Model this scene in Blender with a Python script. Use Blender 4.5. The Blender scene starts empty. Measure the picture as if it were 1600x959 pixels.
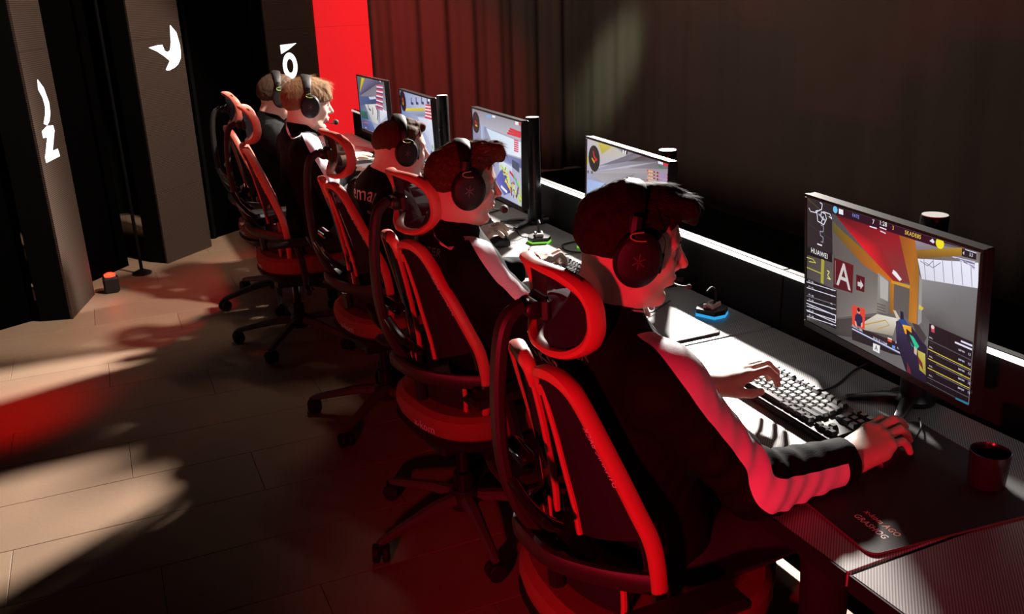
import bpy, bmesh, math, random, json
import numpy as np
from mathutils import Vector, Matrix
random.seed(7); rng=np.random.default_rng(7)
SC=bpy.context.scene; COL=SC.collection
PI=math.pi; R_=math.radians

# ------------------------------------------------ camera, world, lights, exposure
def look_basis(yaw,pitch,roll):
    y,p,r=R_(yaw),R_(pitch),R_(roll)
    fw=Vector((math.sin(y)*math.cos(p),math.cos(y)*math.cos(p),-math.sin(p)))
    rt=Vector((math.cos(y),-math.sin(y),0)); up=rt.cross(fw)
    return rt*math.cos(r)+up*math.sin(r), up*math.cos(r)-rt*math.sin(r), fw
cd=bpy.data.cameras.new('camera'); cam=bpy.data.objects.new('camera',cd); COL.objects.link(cam)
rt,up,fw=look_basis(23.954,19.204,-1.896)
cam.matrix_world=Matrix(((rt.x,up.x,-fw.x,0),(rt.y,up.y,-fw.y,0),(rt.z,up.z,-fw.z,1.66),(0,0,0,1)))
cd.sensor_width=36; cd.lens=1409.3/1600*36; cd.clip_start=.05
SC.camera=cam
w=bpy.data.worlds.new('world'); SC.world=w; w.use_nodes=True
w.node_tree.nodes['Background'].inputs[0].default_value=(.02,.012,.012,1)
w.node_tree.nodes['Background'].inputs[1].default_value=.12
SC.view_settings.view_transform='Standard'; SC.view_settings.look='None'
SC.view_settings.exposure=0; SC.view_settings.gamma=1
def aim(o,loc,tgt):
    o.location=loc; o.rotation_euler=(Vector(tgt)-Vector(loc)).to_track_quat('-Z','Y').to_euler()
def spot(name,loc,tgt,power,col,size,blend=.3,rad=.05):
    l=bpy.data.lights.new(name,'SPOT'); l.energy=power; l.color=col; l.spot_size=R_(size); l.spot_blend=blend; l.shadow_soft_size=rad
    o=bpy.data.objects.new(name,l); COL.objects.link(o); aim(o,loc,tgt); return o
def area(name,loc,tgt,power,col,sx,sy):
    l=bpy.data.lights.new(name,'AREA'); l.energy=power; l.color=col; l.shape='RECTANGLE'; l.size=sx; l.size_y=sy
    o=bpy.data.objects.new(name,l); COL.objects.link(o); aim(o,loc,tgt); return o
spot('white_key_spotlight',(3.7,5.35,2.8),(1.0,3.1,.5),3700,(1,.92,.85),80,.5,.17)
spot('white_side_spotlight',(1.9,3.6,3.3),(-.05,6.15,.35),620,(1,.86,.74),42,.35,.10)
spot('red_stage_spotlight',(-.95,-.15,1.0),(.95,1.65,.98),215,(1,.016,.05),60,.9,.07)
spot('red_front_spotlight',(.15,-1.0,1.25),(1.22,1.30,.84),42,(1,.016,.05),24,.8,.05)
spot('red_floor_spotlight',(-1.6,3.2,2.2),(-.55,4.12,0),210,(1,.008,.006),17,1,.1)
spot('red_desk_spill_fill',(2.1,7.0,2.7),(1.3,5.75,.75),150,(1,.02,.04),44,.8,.1)  # added fill lamp: strengthens the red column's spill on the far desk
spot('red_low_spotlight',(-1.75,3.3,1.0),(.85,4.05,1.05),85,(1,.008,.006),46,1,.06)
spot('red_curtain_spill_fill',(1.4,5.4,3.2),(2.7,7.9,1.1),650,(1,.015,.02),34,1,.1)  # added fill lamp: stands in for the red column's spill on the curtain
area('dim_curtain_haze_fill',(1.6,5.0,3.7),(4.3,6.3,1.6),45,(1,.74,.58),.8,.5)  # added fill lamp, standing in for brown haze before the right curtain
spot('curtain_accent_spotlight',(2.6,4.8,3.3),(4.25,7.24,1.03),700,(.86,1,.62),13,1,.1)

# ------------------------------------------------ materials
MATS={}
def lin(c): return tuple(((x/255)/12.92 if x/255<=.04045 else ((x/255+.055)/1.055)**2.4) for x in c[:3])
def mat(name,col=(.5,.5,.5),rough=.5,metal=0,bump=0,bscale=200,var=0,vscale=8,alpha=1,emit=None,estr=1,sheen=0,spec=.5,trans=0,coat=0):
    if name in MATS: return MATS[name]
    m=bpy.data.materials.new(name); m.use_nodes=True; nt=m.node_tree; b=nt.nodes['Principled BSDF']
    b.inputs['Base Color'].default_value=(*col,1); b.inputs['Roughness'].default_value=rough; b.inputs['Metallic'].default_value=metal
    b.inputs['Specular IOR Level'].default_value=spec; b.inputs['Alpha'].default_value=alpha
    b.inputs['Sheen Weight'].default_value=sheen; b.inputs['Coat Weight'].default_value=coat
    if emit: b.inputs['Emission Color'].default_value=(*emit,1); b.inputs['Emission Strength'].default_value=estr
    tc=nt.nodes.new('ShaderNodeTexCoord')
    n=nt.nodes.new('ShaderNodeTexNoise'); n.inputs['Scale'].default_value=vscale; n.inputs['Detail'].default_value=4
    nt.links.new(tc.outputs['Object'],n.inputs['Vector'])
    mr=nt.nodes.new('ShaderNodeMapRange'); mr.inputs[3].default_value=1-var; mr.inputs[4].default_value=1+var; nt.links.new(n.outputs[0],mr.inputs[0])
    mx=nt.nodes.new('ShaderNodeVectorMath'); mx.operation='SCALE'; mx.inputs[0].default_value=col; nt.links.new(mr.outputs[0],mx.inputs['Scale'])
    nt.links.new(mx.outputs[0],b.inputs['Base Color'])
    if bump:
        n2=nt.nodes.new('ShaderNodeTexNoise'); n2.inputs['Scale'].default_value=bscale; n2.inputs['Detail'].default_value=3
        nt.links.new(tc.outputs['Object'],n2.inputs['Vector'])
        bp=nt.nodes.new('ShaderNodeBump'); bp.inputs['Strength'].default_value=bump; bp.inputs['Distance'].default_value=.004
        nt.links.new(n2.outputs[0],bp.inputs['Height']); nt.links.new(bp.outputs[0],b.inputs['Normal'])
    MATS[name]=m; return m
def wave_mat(name,ca,cb,scale,rot,rough=.4,prof='SIN',sharp=None,var=.08,obj='Object',spec=.5,bump=.0):
    m=mat(name,ca,rough,spec=spec); nt=m.node_tree; b=nt.nodes['Principled BSDF']
    tc=[n for n in nt.nodes if n.type=='TEX_COORD'][0]
    mp=nt.nodes.new('ShaderNodeMapping'); mp.inputs['Rotation'].default_value=rot; nt.links.new(tc.outputs[obj],mp.inputs[0])
    wv=nt.nodes.new('ShaderNodeTexWave'); wv.inputs['Scale'].default_value=scale; wv.wave_profile=prof; nt.links.new(mp.outputs[0],wv.inputs[0])
    rp=nt.nodes.new('ShaderNodeValToRGB'); rp.color_ramp.elements[0].position=sharp[0] if sharp else 0; rp.color_ramp.elements[1].position=sharp[1] if sharp else 1
    rp.color_ramp.elements[0].color=(*cb,1); rp.color_ramp.elements[1].color=(*ca,1)
    nt.links.new(wv.outputs[1],rp.inputs[0]); nt.links.new(rp.outputs[0],b.inputs['Base Color'])
    if bump:
        bp=nt.nodes.new('ShaderNodeBump'); bp.inputs['Strength'].default_value=bump; bp.inputs['Distance'].default_value=.002
        nt.links.new(wv.outputs[1],bp.inputs['Height']); nt.links.new(bp.outputs[0],b.inputs['Normal'])
    return m
GREYPL=mat('red_orange_plastic',(.60,.135,.095),.42)
MIDPL=mat('dark_grey_plastic',(.028,.026,.026),.45,spec=.3)
BLKPL=mat('black_plastic',(.012,.012,.012),.38)
GLOSS=mat('gloss_black_plastic',(.01,.01,.01),.12,coat=.5)
RUB=mat('black_rubber',(.008,.008,.008),.7)
MESHM=mat('grey_mesh_fabric',(.022,.022,.028),.9,bump=.5,bscale=500,alpha=.92,spec=.1)
SEATF=mat('red_orange_seat_fabric',(.24,.055,.04),.85,bump=.4,bscale=500)
JACK=mat('black_jacket_cloth',(.0028,.0028,.003),.8,bump=.15,bscale=400,spec=.12)
WHITEC=mat('white_stripe_cloth',(.74,.70,.76),.8,bump=.15,bscale=300)
TROU=mat('dark_trouser_cloth',(.012,.012,.016),.9,bump=.2,bscale=300)
PRINTW=mat('white_print',(.55,.52,.55),.7)
PRINTG=mat('green_print',(.03,.32,.12),.7)
EYEW=mat('eye_white',(.75,.72,.7),.2); IRIS=mat('iris',(.05,.04,.03),.2)
STRIP=mat('white_led_light',(1,1,1),.5,emit=(1,.98,.97),estr=2.6)
GLYPH=mat('white_led_pixels',(1,1,1),.5,emit=(.92,.96,1),estr=1.6)
REDLED=mat('red_led_pixels',(.1,.005,.005),.6,emit=(.78,.012,.016),estr=1)
BLUEG=mat('blue_led_glow',(.02,.2,.5),.4,emit=(.03,.36,.75),estr=1)
GREENG=mat('green_led_glow',(.1,.5,.05),.4,emit=(.2,.65,.05),estr=1)

# ------------------------------------------------ mesh helpers
def tag(o,label=None,cat=None,group=None,kind=None):
    if label: o['label']=label
    if cat: o['category']=cat
    if group: o['group']=group
    if kind: o['kind']=kind
    return o
def empty(name,loc=(0,0,0),rz=0):
    o=bpy.data.objects.new(name,None); COL.objects.link(o); o.location=loc; o.rotation_euler=(0,0,rz); o.empty_display_size=.05; return o
def link(name,me,parent=None,ms=None,smooth=True):
    if ms is not None:
        for m in (ms if isinstance(ms,(list,tuple)) else [ms]): me.materials.append(m)
    if smooth: me.polygons.foreach_set('use_smooth',[True]*len(me.polygons))
    o=bpy.data.objects.new(name,me); COL.objects.link(o)
    if parent: o.parent=parent
    return o
def pyobj(name,V,F,parent=None,ms=None,smooth=True):
    me=bpy.data.meshes.new(name); me.from_pydata([tuple(map(float,v)) for v in V],[],[tuple(map(int,f)) for f in F]); me.update()
    return link(name,me,parent,ms,smooth)
def fastmesh(name,V,Q,parent,ms):
    me=bpy.data.meshes.new(name); n=Q.shape[1]
    me.vertices.add(len(V)); me.vertices.foreach_set('co',V.astype(np.float32).ravel())
    me.loops.add(Q.size); me.loops.foreach_set('vertex_index',Q.astype(np.int32).ravel())
    me.polygons.add(len(Q)); me.polygons.foreach_set('loop_start',np.arange(0,Q.size,n,dtype=np.int32)); me.polygons.foreach_set('loop_total',np.full(len(Q),n,np.int32))
    me.update(calc_edges=True); me.validate()
    return link(name,me,parent,ms,True)
class MB:
    def __init__(s): s.v=[]; s.f=[]
    def add(s,V,F,M=None):
        k=len(s.v)
        for v in V:
            v=Vector(v); s.v.append(tuple(M@v if M else v))
        for f in F: s.f.append(tuple(i+k for i in f))
        return s
    def box(s,c,d,rot=0,bev=0,M=None):
        x,y,z=d[0]/2,d[1]/2,d[2]/2
        T=Matrix.Translation(c)@Matrix.Rotation(rot,4,'Z')
        if M: T=M@T
        if bev<=0:
            V=[(i*x,j*y,k*z) for i in(-1,1) for j in(-1,1) for k in(-1,1)]
            return s.add(V,[(0,1,3,2),(4,6,7,5),(0,4,5,1),(2,3,7,6),(0,2,6,4),(1,5,7,3)],T)
        b=min(bev,x*.98,y*.98,z*.98); pts=[]
        for zz,ins in((-z,b),(-z+b,0),(z-b,0),(z,b)):
            xx,yy=x-ins,y-ins; c_=b*.9 if ins==0 else b*.6
            pts.append([(xx-c_,-yy,zz),(xx,-yy+c_,zz),(xx,yy-c_,zz),(xx-c_,yy,zz),(-xx+c_,yy,zz),(-xx,yy-c_,zz),(-xx,-yy+c_,zz),(-xx+c_,-yy,zz)])
        V=[p for r in pts for p in r]; F=[tuple(range(7,-1,-1)),tuple(range(24,32))]
        for r in range(3):
            for i in range(8): F.append((r*8+i,r*8+(i+1)%8,r*8+8+(i+1)%8,r*8+8+i))
        return s.add(V,F,T)
    def lathe(s,prof,n=20,M=None):
        V=[];F=[]
        for r,z in prof:
            for i in range(n): a=2*PI*i/n; V.append((r*math.cos(a),r*math.sin(a),z))
        for k in range(len(prof)-1):
            for i in range(n): F.append((k*n+i,k*n+(i+1)%n,(k+1)*n+(i+1)%n,(k+1)*n+i))
        F.append(tuple(range(n-1,-1,-1))); F.append(tuple((len(prof)-1)*n+i for i in range(n)))
        return s.add(V,F,M)
    def tube(s,pts,rad,n=8,ups=None,asp=1,closed=False,power=1):
        # swept rounded section; rad scalar or list; asp = width/thickness list or scalar; ups = thickness direction
        P=[Vector(p) for p in pts]; m=len(P); V=[];F=[]
        rad=rad if isinstance(rad,(list,tuple)) else [rad]*m
        asp=asp if isinstance(asp,(list,tuple)) else [asp]*m
        up=None
        for i in range(m):
            a=P[(i-1)%m] if (i>0 or closed) else P[0]; b=P[(i+1)%m] if (i<m-1 or closed) else P[-1]
            t=(b-a).normalized()
            if ups: u=Vector(ups[i] if isinstance(ups[0],(list,tuple,Vector)) else ups)
            else: u=up if up else (Vector((0,0,1)) if abs(t.z)<.9 else Vector((1,0,0)))
            u=(u-t*u.dot(t)); u=u.normalized() if u.length>1e-6 else t.orthogonal().normalized()
            up=u; w_=t.cross(u)
            for k in range(n):
                an=2*PI*k/n+PI/n; c,s_=math.cos(an),math.sin(an)
                if power!=1: c=math.copysign(abs(c)**power,c); s_=math.copysign(abs(s_)**power,s_)
                V.append(P[i]+w_*(c*rad[i]*asp[i])+u*(s_*rad[i]))
        for i in range(m if closed else m-1):
            j=(i+1)%m
            for k in range(n): F.append((i*n+k,i*n+(k+1)%n,j*n+(k+1)%n,j*n+k))
        if not closed: F.append(tuple(range(n-1,-1,-1))); F.append(tuple((m-1)*n+k for k in range(n)))
        return s.add(V,F)
    def poly(s,pts,M=None): return s.add(pts,[tuple(range(len(pts)))],M)
    def slab(s,pts,t,M=None):
        n=len(pts); V=[(p[0],p[1],0) for p in pts]+[(p[0],p[1],t) for p in pts]
        F=[tuple(range(n-1,-1,-1)),tuple(range(n,2*n))]+[(i,(i+1)%n,n+(i+1)%n,n+i) for i in range(n)]
        return s.add(V,F,M)
    def build(s,name,m,parent=None,smooth=False,angle=35):
        me=bpy.data.meshes.new(name); me.from_pydata(s.v,[],s.f); me.update()
        o=link(name,me,parent,m,smooth)
        if smooth:
            bm=bmesh.new(); bm.from_mesh(me); bmesh.ops.recalc_face_normals(bm,faces=bm.faces[:])
            for e in bm.edges:
                if len(e.link_faces)==2 and e.calc_face_angle(0)>R_(angle): e.smooth=False
            bm.to_mesh(me); bm.free()
        return o
def spline(pts,n=6,closed=False):
    P=np.array(pts,float); out=[]; m=len(P)
    for i in range(m if closed else m-1):
        g=lambda k:P[k%m] if closed else P[min(max(k,0),m-1)]
        p0,p1,p2,p3=g(i-1),g(i),g(i+1),g(i+2)
        for t in np.arange(n)/n:
            out.append(.5*((2*p1)+(-p0+p2)*t+(2*p0-5*p1+4*p2-p3)*t*t+(-p0+3*p1-3*p2+p3)*t**3))
    if not closed: out.append(P[-1])
    return [tuple(map(float,p)) for p in out]
TXT={}
def text_mesh(s,bold=0.0):
    k=(s,bold)
    if k in TXT: return TXT[k]
    c=bpy.data.curves.new('t','FONT'); c.body=s; c.size=1; c.align_x='CENTER'; c.align_y='CENTER'; c.offset=bold; c.space_character=1.06; c.resolution_u=2
    o=bpy.data.objects.new('t',c); COL.objects.link(o); dg=bpy.context.evaluated_depsgraph_get(); me=o.evaluated_get(dg).to_mesh()
    V=[(v.co.x,v.co.y) for v in me.vertices]; F=[tuple(p.vertices) for p in me.polygons]
    o.evaluated_get(dg).to_mesh_clear(); bpy.data.objects.remove(o); bpy.data.curves.remove(c)
    TXT[k]=(V,F); return TXT[k]

# ------------------------------------------------ signed-distance sculpting (numpy) + surface nets
class Vol:
    def __init__(s,lo,hi,h):
        s.lo=np.array(lo,np.float32); s.h=h; s.n=np.ceil((np.array(hi)-np.array(lo))/h).astype(int)+1
        s.F=np.full(s.n,1.,np.float32)
        s.ax=[s.lo[i]+h*np.arange(s.n[i],dtype=np.float32) for i in range(3)]
    def reg(s,lo,hi):
        a=np.clip(np.floor((np.array(lo)-s.lo)/s.h).astype(int),0,s.n); b=np.clip(np.ceil((np.array(hi)-s.lo)/s.h).astype(int)+1,0,s.n)
        sl=tuple(slice(a[i],b[i]) for i in range(3))
        return sl,s.ax[0][sl[0]][:,None,None],s.ax[1][sl[1]][None,:,None],s.ax[2][sl[2]][None,None,:]
    def put(s,sl,d,k,op):
        f=s.F[sl]
        if f.size==0: return
        if op=='sub': s.F[sl]=np.maximum(f,-d) if k<=0 else -s.smin(-f,d,k)
        else: s.F[sl]=np.minimum(f,d) if k<=0 else s.smin(f,d,k)
    @staticmethod
    def smin(a,b,k):
        h=np.maximum(k-np.abs(a-b),0)/k; return np.minimum(a,b)-h*h*k*.25
    def cone(s,a,b,ra,rb,k=.01,op='add',flat=None):
        a=np.array(a,np.float32);b=np.array(b,np.float32); r=max(ra,rb)+k+4*s.h
        sl,X,Y,Z=s.reg(np.minimum(a,b)-r,np.maximum(a,b)+r)
        d=b-a; L2=float(d@d)+1e-12
        t=np.clip(((X-a[0])*d[0]+(Y-a[1])*d[1]+(Z-a[2])*d[2])/L2,0,1)
        D=np.sqrt((X-a[0]-t*d[0])**2+(Y-a[1]-t*d[1])**2+(Z-a[2]-t*d[2])**2)-(ra+(rb-ra)*t)
        if flat:
            u=d/math.sqrt(L2)
            if 'b' in flat: D=np.maximum(D,(X-b[0])*u[0]+(Y-b[1])*u[1]+(Z-b[2])*u[2])
            if 'a' in flat: D=np.maximum(D,-((X-a[0])*u[0]+(Y-a[1])*u[1]+(Z-a[2])*u[2]))
        s.put(sl,D,k,op)
    def ell(s,c,r,B=None,k=.01,op='add',box=None):
        c=np.array(c,np.float32); r=np.array(r,np.float32); m=float(max(r))+k+4*s.h
        sl,X,Y,Z=s.reg(c-m,c+m)
        x,y,z=X-c[0],Y-c[1],Z-c[2]
        if B is not None:
            x,y,z=(x*B[0][0]+y*B[0][1]+z*B[0][2]),(x*B[1][0]+y*B[1][1]+z*B[1][2]),(x*B[2][0]+y*B[2][1]+z*B[2][2])
        q=np.sqrt((x/r[0])**2+(y/r[1])**2+(z/r[2])**2); g=np.sqrt((x/r[0]**2)**2+(y/r[1]**2)**2+(z/r[2]**2)**2)+1e-9
        D=q*(q-1)/g
        s.put(sl,D,k,op)
    def noise(s,amp,freq,seed,band=.03,aniso=None):
        m=np.nonzero(np.abs(s.F)<band)
        P=np.stack([s.ax[i][m[i]] for i in range(3)],1); r=np.random.default_rng(seed); v=0
        for j in range(5):
            d=r.normal(size=3); d/=np.linalg.norm(d)
            if aniso is not None: d=d*np.array(aniso)
            f=freq*(1+.45*j); v=v+np.sin(P@d*f+r.uniform(0,6)+1.3*np.sin(P@r.normal(size=3)*freq*.5))/(1+.45*j)
        s.F[m]+=(amp*v).astype(np.float32)
    def sample(s,P):
        q=(P-s.lo)/s.h; i=np.clip(np.floor(q).astype(int),0,s.n-2); f=np.clip(q-i,0,1); F=s.F; x,y,z=i.T; a,b,c=f.T
        g=lambda i,j,k:F[x+i,y+j,z+k]
        return (((g(0,0,0)*(1-a)+g(1,0,0)*a)*(1-b)+(g(0,1,0)*(1-a)+g(1,1,0)*a)*b)*(1-c)+((g(0,0,1)*(1-a)+g(1,0,1)*a)*(1-b)+(g(0,1,1)*(1-a)+g(1,1,1)*a)*b)*c)
    def cast(s,O,D,tmax=.35,off=.0015,inward=False):
        # from O along D: first point where the field turns positive (or from outside in: negative)
        O=np.array(O,float); D=np.array(D,float); D/=np.linalg.norm(D,axis=1)[:,None]
        t=np.zeros(len(O)); res=np.full(len(O),tmax); prev=s.sample(O); done=np.zeros(len(O),bool)
        for k in range(1,int(tmax/.003)):
            cur=s.sample(O+D*(k*.003)); hit=((prev>0)&(cur<=0)) if inward else ((prev<=0)&(cur>0)); hit&=~done
            res[hit]=(k-1)*.003+.003*np.abs(prev[hit])/(np.abs(prev[hit])+np.abs(cur[hit])+1e-9); done|=hit; prev=cur
        return O+D*(res+(-off if inward else off))[:,None],done
    def mesh(s):
        F=s.F; S=(F<0); n=np.array(F.shape)
        c=np.zeros(n-1,np.uint8)
        for i in(0,1):
            for j in(0,1):
                for k in(0,1): c+=S[i:n[0]-1+i,j:n[1]-1+j,k:n[2]-1+k]
        A=(c>0)&(c<8); idx=np.argwhere(A); N=len(idx); ids=np.full(n-1,-1,np.int32); ids[A]=np.arange(N)
        cor=[(i,j,k) for i in(0,1) for j in(0,1) for k in(0,1)]
        val=np.stack([F[idx[:,0]+i,idx[:,1]+j,idx[:,2]+k] for i,j,k in cor],1)
        acc=np.zeros((N,3)); cnt=np.zeros(N)
        for a in range(8):
            for b in range(a+1,8):
                ca,cb=np.array(cor[a]),np.array(cor[b])
                if np.abs(ca-cb).sum()!=1: continue
                va,vb=val[:,a],val[:,b]; m=(va<0)!=(vb<0); t=np.where(m,va/(va-vb+1e-12),0)
                acc[m]+=(ca+(cb-ca)*t[:,None])[m]; cnt[m]+=1
        V=s.lo+s.h*(idx+acc/cnt[:,None]); Q=[]
        for ax in range(3):
            sl0=[slice(1,n[i]-1) for i in range(3)]; sl1=list(sl0); sl0[ax]=slice(0,n[ax]-1); sl1[ax]=slice(1,n[ax])
            a_,b_=S[tuple(sl0)],S[tuple(sl1)]
            for flip,mm in((False,a_&~b_),(True,~a_&b_)):
                e=np.argwhere(mm)
                if len(e)==0: continue
                o=np.array([1,1,1]); o[ax]=0; e=e+o
                u,v=(ax+1)%3,(ax+2)%3; q=[]
                for du,dv in((-1,-1),(0,-1),(0,0),(-1,0)):
                    g=e.copy(); g[:,u]+=du; g[:,v]+=dv; q.append(ids[g[:,0],g[:,1],g[:,2]])
                q=np.stack(q,1); Q.append(q[:,::-1] if flip else q)
        Q=np.concatenate(Q); Q=Q[(Q>=0).all(1)]
        return V,Q
# ------------------------------------------------ the setting
FLOORB=mat('floor_underlay',(.12,.08,.06),.9)
plank_m=[mat('vinyl_plank_%d'%i,c,.5,bump=.12,bscale=60,var=.10,vscale=5) for i,c in enumerate([(.36,.235,.155),(.375,.25,.165),(.345,.225,.15)])]
fl=MB().box((1.2,3.5,-.05),(6.6,9.4,.09)).build('floor',FLOORB); tag(fl,kind='structure')
pm={}
k=0
for r,y in enumerate(np.arange(.1,7.9,.32)):
    off=(r*.43)%1.24
    for x in np.arange(-2-off,3.4,1.24):
        x0=max(x,-2.0);x1=min(x+1.24,3.9)
        if x1-x0<.05: continue
        if 0.0<y<1.2 and x0<-.7: continue
        L=round(x1-x0,3)
        key=(L,(k*7+r)%3)
        if key not in pm:
            b=MB().box((0,0,-.003),(L-.0016,.3184,.006),bev=.0012); o=b.build('floor_plank',plank_m[key[1]],fl); pm[key]=o.data
        else:
            o=bpy.data.objects.new('floor_plank',pm[key]); COL.objects.link(o); o.parent=fl
        o.location=((x0+x1)/2,float(y)+.16,0); k+=1
cp=MB().box((3.03,3.5,.006),(2.5,8.6,.006)).build('floor_shade_sheet',mat('black_shade_sheet',(.004,.004,.004),1,spec=0),None); tag(cp,kind='structure')  # added black sheet that puts the gloom behind the desks into the floor colour
WALLM=mat('black_wall_paint',(.004,.004,.004),.95,spec=.05)
CURT=mat('dark_stage_curtain',(.075,.062,.055),.9,bump=.3,bscale=300,var=.10,vscale=3)
def curtain(name,p0,p1,z1,amp,wl,n,seed):
    r=random.Random(seed); d=Vector((p1[0]-p0[0],p1[1]-p0[1],0)); L=d.length; d.normalize(); nn=Vector((-d.y,d.x,0)); V=[];F=[];zs=[0,.4,.9,1.5,2.2,3.0,z1]
    ph=[r.uniform(0,6) for _ in range(4)]
    for i in range(n+1):
        s=L*i/n
        a=amp*(math.sin(2*PI*s/wl+ph[0]+.6*math.sin(s*1.7+ph[1]))+.35*math.sin(2*PI*s/(wl*.43)+ph[2]))
        for z in zs: 
            q=Vector((p0[0],p0[1],z))+d*s+nn*(a*(1.1-.12*z)); V.append(tuple(q))
    m=len(zs)
    for i in range(n):
        for j in range(m-1): F.append((i*m+j,(i+1)*m+j,(i+1)*m+j+1,i*m+j+1))
    o=pyobj(name,V,F,None,CURT); s=o.modifiers.new('thick','SOLIDIFY'); s.thickness=.006; return tag(o,kind='structure')
curtain('wall_right',(4.3,-1.0),(4.3,8.15),3.9,.010,.5,420,3)
curtain('wall_back',(4.3,7.95),(.35,7.95),3.9,.03,.30,300,5)
MB().box((-2.05,3.5,2),(.1,9.4,4)).build('wall_left',WALLM)['kind']='structure'
MB().box((1.2,8.25,2),(6.6,.1,4)).build('wall_far',WALLM)['kind']='structure'
MB().box((1.2,3.5,4.05),(7.4,9.4,.1)).build('ceiling',WALLM)['kind']='structure'
# LED columns
LOUV=wave_mat('led_louvre_face',(.085,.058,.045),(.042,.029,.022),30,(0,R_(90),0),.8,'SIN',bump=.5,spec=.05)
CASE=mat('matte_black_casing',(.004,.004,.004),.9,spec=.04)
def led_column(a,b,face,glyphs,label,h=2.9,depth=.16):
    a=Vector((*a,0));b=Vector((*b,0)); u=(b-a); W=u.length; u.normalize(); n=Vector((-u.y,u.x,0))
    t=empty('led_column',a); t.rotation_euler=(0,0,math.atan2(u.y,u.x)); tag(t,label,'display')
    MB().box((W/2,depth/2+.012,h/2),(W,depth,h),bev=.004).build('casing',CASE,t)
    hz=h/6
    for i in range(6):
        MB().box((W/2,.005,hz*(i+.5)),(W-.002,.014,hz-.0012),bev=.001).build('led_tile',face,t)
    for g in glyphs:
        n_=len(g); V=[(p[0],-.0035,p[1]) for p in g]+[(p[0],.0,p[1]) for p in g]
        F=[tuple(range(n_)),tuple(range(2*n_-1,n_-1,-1))]+[(i,(i+1)%n_,n_+(i+1)%n_,n_+i) for i in range(n_)]
        o=pyobj('lit_glyph',V,F,t,GLYPH,False)
        tri=o.modifiers.new('tri','TRIANGULATE')
    return t
G2=[(.137,1.40),(.206,1.372),(.258,1.342),(.309,1.306),(.26,1.253),(.275,1.246),(.296,1.247),(.345,1.26),(.383,1.279),(.413,1.312),(.423,1.345),(.426,1.40),(.41,1.48),(.36,1.53),(.35,1.47),(.345,1.42),(.325,1.372),(.30,1.362),(.275,1.372),(.262,1.41),(.22,1.41)]
G1=[(.10,1.036),(.19,1.052),(.29,1.044),(.298,1.014),(.203,.915),(.293,.913),(.305,.87),(.07,.871),(.07,.90),(.165,.995),(.10,1.0)]
G1b=[(.19,1.30),(.26,1.25),(.299,1.167),(.286,1.111),(.249,1.073),(.199,1.055),(.15,1.07),(.20,1.11),(.225,1.15),(.215,1.20),(.17,1.25)]
def ring(cx,cz,rx,rz,n=26):
    return [(cx+rx*math.cos(2*PI*i/n),cz+rz*math.sin(2*PI*i/n)) for i in range(n)]
O_=ring(.20,1.182,.071,.098); Oi=ring(.20,1.182,.033,.052)
o_out=[]
oa=O_[7:]+O_[:7]; ob=Oi[7:]+Oi[:7]
OG=oa+[oa[0]]+[ob[0]]+ob[::-1]
led_column((-.312,5.40),(-.192,5.834),LOUV,[G1,G1b],'leftmost tall led column, white angular letters lit at its left edge')
led_column((.27,6.324),(.598,6.638),LOUV,[G2],'tall led column with a white curved claw shaped mark near its top')
led_column((1.235,7.12),(1.66,7.36),LOUV,[[(.125,1.34),(.125,1.275),(.20,1.302),(.285,1.345)],OG],'tall led column with a lit round letter, behind the blond player')
led_column((1.665,7.35),(2.13,7.47),REDLED,[],'glowing solid red led column beside the farthest monitor')
# black masking flats between the columns
def flat(a,b,label,h=2.7,t=.06):
    a=Vector((*a,0));b=Vector((*b,0)); u=b-a; W=u.length
    o=empty('stage_flat',a); o.rotation_euler=(0,0,math.atan2(u.y,u.x)); tag(o,label,'panel')
    MB().box((W/2,t/2,h/2),(W,t,h)).build('panel_face',MASK,o); MB().box((.02,-.004,h/2),(.03,.012,h)).build('edge_batten',CASE,o); return o
MASK=mat('black_masking_cloth',(.0015,.0013,.0013),1.0,bump=.2,bscale=200,spec=0)
flat((-.30,6.02),(.03,6.42),'black masking panel between the two left led columns')
flat((.63,6.86),(1.12,7.26),'black masking panel right of the claw marked led column')
flat((-.95,5.25),(-.49,5.50),'black masking panel left of the leftmost led column')
# slim upright pole in the recess between first and second column
t=empty('light_stand',(.10,6.16,0)); tag(t,'slim dark lighting pole in the gap left of the claw marked column','stand')
MB().tube([(0,0,.0),(0,0,1.9)],.011,8).build('pole',CASE,t,True); MB().lathe([(.06,0),(.06,.012),(.02,.03)],16).build('base_plate',BLKPL,t,True)
t=empty('floor_lamp_housing',(-.215,5.98,0)); t.location=(-.09,5.84,0); tag(t,'small stage light on the floor, glowing red beside the leftmost column','lamp')
MB().box((0,0,.05),(.09,.09,.1),bev=.012).build('housing',BLKPL,t); MB().lathe([(.032,0),(.034,.012),(.02,.02)],14,Matrix.Translation((0,0,.1))).build('lens',mat('red_lamp_lens',(.3,.01,.01),.2,emit=(1,.06,.02),estr=2.2),t,True)
l=bpy.data.lights.new('red_lamp_light','POINT'); l.energy=.45; l.color=(1,.03,.01); l.shadow_soft_size=.02; lo=bpy.data.objects.new('red_lamp_light',l); COL.objects.link(lo); lo.parent=t; lo.location=(.0,0,.16)

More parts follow.
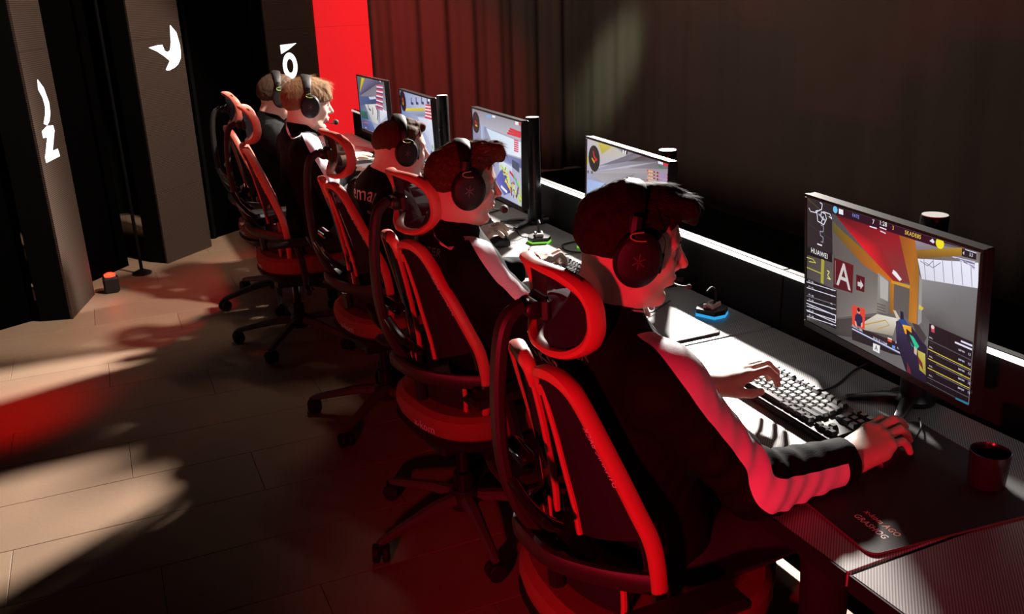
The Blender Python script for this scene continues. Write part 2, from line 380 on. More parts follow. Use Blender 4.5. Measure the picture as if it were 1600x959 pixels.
# ------------------------------------------------ desks
DESK=wave_mat('carbon_stripe_desktop',(.36,.35,.34),(.10,.095,.095),70,(0,0,R_(45)),.40,'SIN',(.3,.7),spec=.9)
DSIDE=mat('desk_edge_black',(.010,.010,.010),.6,spec=.2)
YJ=[-.04,.915,1.868,2.817,3.80,4.80,5.75,6.4]
DL=['','desk under the nearest keyboard, striped carbon top','desk in front of the second player','desk in front of the third player','desk in front of the blond fourth player','desk in front of the fifth player','last desk at the far red end']
for i in range(7):
    y0,y1=YJ[i]+.0025,YJ[i+1]-.0025; L=y1-y0
    t=empty('gaming_desk',(1.31,(y0+y1)/2,0)); tag(t,DL[i] if i else 'striped carbon topped desk at the near end, below the corner of the lettered mousepad','desk')
    MB().box((0,0,.735),(.64,L,.03),bev=.003).build('desktop',DESK,t)
    MB().box((-.3215,0,.735),(.003,L-.004,.031)).build('edge_band',DSIDE,t)
    for s in(-1,1):
        b=MB().box((0,s*(L/2-.06),.36),(.05,.04,.72),bev=.004).box((0,s*(L/2-.06),.02),(.58,.05,.04),bev=.006); b.build('leg',DSIDE,t)
    MB().box((.31,0,.60),(.02,L-.02,.22)).build('modesty_panel',DSIDE,t)
    # back screen with its light strip
    q=empty('back_screen',(1.665,(y0+y1)/2,0)); tag(q,['low black screen with white light strip at the near end of the desks','low black screen with white light strip behind the nearest monitor','low black screen with light strip behind the second monitor','low black screen with light strip behind the third monitor','low black screen with light strip behind the fourth monitor','low black screen with light strip behind the fifth monitor','low black screen at the far red end of the desks'][i],'screen')
    MB().box((0,0,.472),(.022,L-.001,.884),bev=.001).build('board',DSIDE,q)
    MB().box((-.014,0,.907),(.010,L,.010)).build('light_strip',STRIP if i<5 else mat('dim_light_strip',(.8,.8,.8),.5,emit=(.6,.5,.5),estr=1),q)

